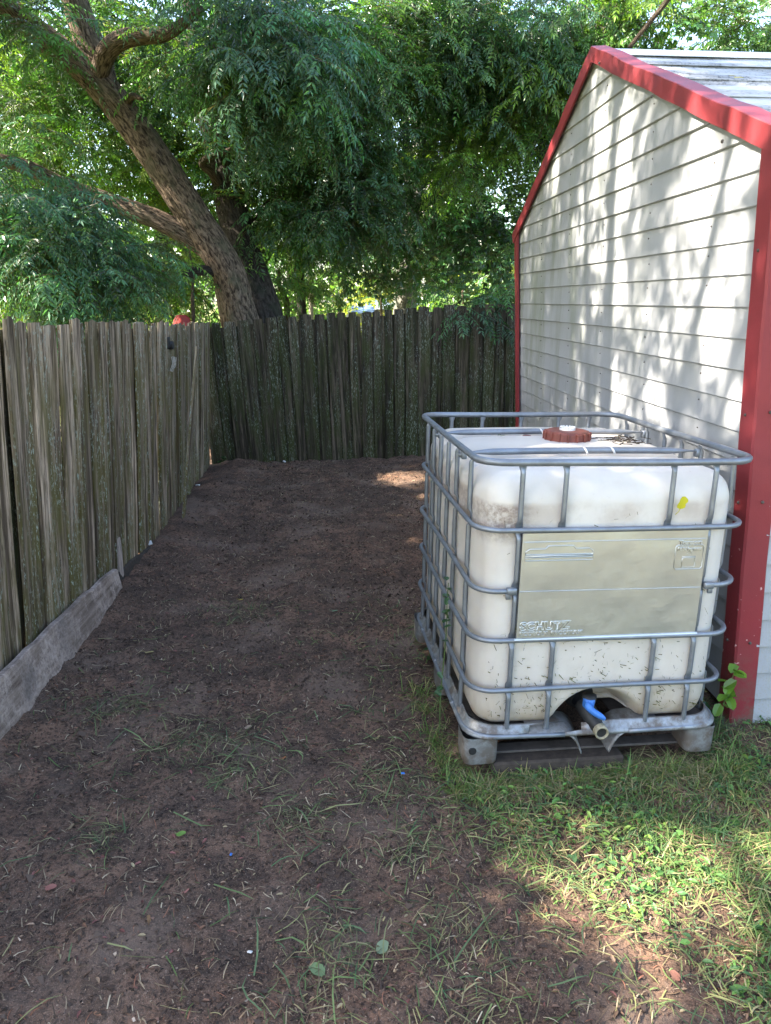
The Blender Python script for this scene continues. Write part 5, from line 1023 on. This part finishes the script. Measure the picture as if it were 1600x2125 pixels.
leaf_obj(785, 1525, .024, (.36, .25, .13), 'tan crescent leaf on the path left of the tote', rot=1.1); leaf_obj(590, 1583, .02, (.32, .13, .06), 'orange brown leaf in the middle of the path', rot=.9); leaf_obj(500, 1248, .024, (.45, .36, .05), 'yellow leaf lying halfway along the path', rot=.2); leaf_obj(310, 1357, .04, (.34, .27, .12), 'dry yellowish leaf near the end of the long plank', rot=.1); leaf_obj(272, 1415, .026, (.28, .14, .10), 'reddish brown leaf beside the long plank', rot=.8); leaf_obj(695, 1265, .03, (.13, .22, .13), 'grey green leaf halfway along the path', rot=.3); leaf_obj(148, 1715, .026, TN, 'tan leaf on the dirt left of the clippings', rot=1.3); leaf_obj(1398, 2030, .022, (.26, .12, .085), 'lobed brown leaf on the dirt at the lower right', rot=2., heart=True); leaf_obj(600, 1720, .02, (.30, .20, .13), 'small tan leaf at the centre of the dirt', rot=.5)
for k, (x_, y_, s_) in enumerate(((1490, 1720, .03), (1530, 1690, .028))): leaf_obj(x_, y_, s_, (.10, .24, .06), ('broad green weed leaf in the sunny grass, the left of two', 'broad green weed leaf in the sunny grass, the right of two')[k], 'weed_leaf', k*1.4, True)
Ti = ibc.matrix_world.copy()
def on_ibc(p): return np.array((Matrix.Translation((.795, 2.4502, .05)) @ Tm @ Vector(p))[:])
leaf_obj(0, 0, .044, (.46, .42, .03), 'yellow leaf stuck to the upper front of the tote', loc=on_ibc((.226, -.004, 1.0)), rot=0, tilt=(math.pi/2, -1.25), fat=1.25)
leaf_obj(0, 0, .022, (.10, .13, .05), 'small dull green leaf on top of the tote', loc=on_ibc((-.22, .72, 1.118)), rot=.4)
leaf_obj(0, 0, .05, (.45, .38, .10), 'yellow leaf lying on the shed roof', loc=Q0+SW(1.15, -.42, ZP-.33), rot=.3, tilt=(.35, 0))
# bits of litter
def bit(px, py, s, mat, name, label, cat):
    d = ray(px, py); t = -CAM_H/d[2]; mb = MB(); mb.cbox((0, 0, 0), (s, s*.6, s*.3), s*.2); o = mb.build(name, mat); o.location = (d[0]*t, d[1]*t, float(gh(d[0]*t, d[1]*t))+s*.25+.006); o.rotation_euler = (.3, .2, px); tag(o, label, cat)
bit(479, 1768, .006, MT['blue'], 'plastic_scrap', 'tiny blue plastic scrap on the dirt at lower left', 'scrap'); bit(836, 1611, .007, MT['blue'], 'plastic_scrap', 'tiny blue scrap on the dirt left of the tote foot', 'scrap'); bit(411, 1015, .02, MT['white'], 'white_scrap', 'white scrap at the foot of the left fence near the corner', 'scrap'); bit(590, 957, .018, MT['white'], 'white_scrap', 'white scrap at the foot of the back fence', 'scrap'); bit(313, 1145, .022, MT['white'], 'white_scrap', 'pale scrap at the foot of the left fence beyond the plank', 'scrap'); bit(518, 1967, .007, MT['white'], 'pebble', 'small white pebble near the bottom middle', 'pebble')
# weeds growing on and beside the tote
def weed(base, pts, n, size, col, label, seed):
    r = np.random.default_rng(seed); o = empty('weed_sprig', tuple(base), label, 'weed'); P = catmull(np.array(pts), 5); mb = MB(); mb.tube(P, np.linspace(.003, .0015, len(P)), 5); mb.build('stem', MT['hay'], o, cols=np.tile(np.array([.10, .15, .05]), (mb.n, 1)))
    for i in range(n):
        p = P[r.integers(len(P)//4, len(P))]+r.normal(0, size*.25, 3); a = np.linspace(0, 2*math.pi, 9)[:-1]; rad = .6-.15*np.cos(a)+.12*np.cos(2*a); V = np.array([[0, 0, 0]]+[[.55*size*q*math.cos(t)+.3*size, .5*size*q*math.sin(t), .2*size*abs(math.sin(t))*q] for t, q in zip(a, rad)])
        M_ = np.array((Matrix.Rotation(r.uniform(0, 6.28), 3, 'Z') @ Matrix.Rotation(r.uniform(-.2, 1.1), 3, 'Y') @ Matrix.Rotation(r.normal(0, .4), 3, 'X'))); c = np.array(col)*(1+r.normal(0, .18)); mk('leaf', V@M_.T+p, np.array([[0, k+1, (k+1) % 8+1] for k in range(8)]), MT['leaf'], o, cols=np.tile(np.clip(c, .01, .5), (9, 1)))
b0 = on_ibc((-.53, .33, -.04)); weed(b0, [(0, 0, 0), (.0, .0, .15), on_ibc((-.51, .37, .36))-b0, on_ibc((-.505, .40, .50))-b0, on_ibc((-.50, .41, .57))-b0], 16, .045, (.06, .13, .06), 'grey green vine sprig climbing the left side of the tote cage', 1)
b0 = np.array([1.36, 2.66, 0]); weed(b0, [(0, 0, 0), (.01, .01, .12), (.03, .03, .22), (.05, .03, .29)], 14, .075, (.13, .25, .035), 'bright green weed between the tote and the red corner post', 2)
b0 = np.array([1.33, 2.78, 0]); weed(b0, [(0, 0, 0), (.0, .02, .12), (-.01, .02, .24)], 12, .08, (.035, .085, .035), 'dark green weed in the gap behind the tote', 3)
b0 = np.array([.20, 3.3, 0]); weed(b0, [(0, 0, 0), (.02, .0, .06), (.05, .02, .13)], 8, .045, (.05, .11, .05), 'low weed at the left foot of the tote', 4)
b0 = np.array([-1.80, 7.86, 0]); weed(b0, [(0, 0, 0), (.03, -.03, .05), (.06, -.06, .1)], 9, .06, (.05, .10, .04), 'small weed at the foot of the fence corner', 5)
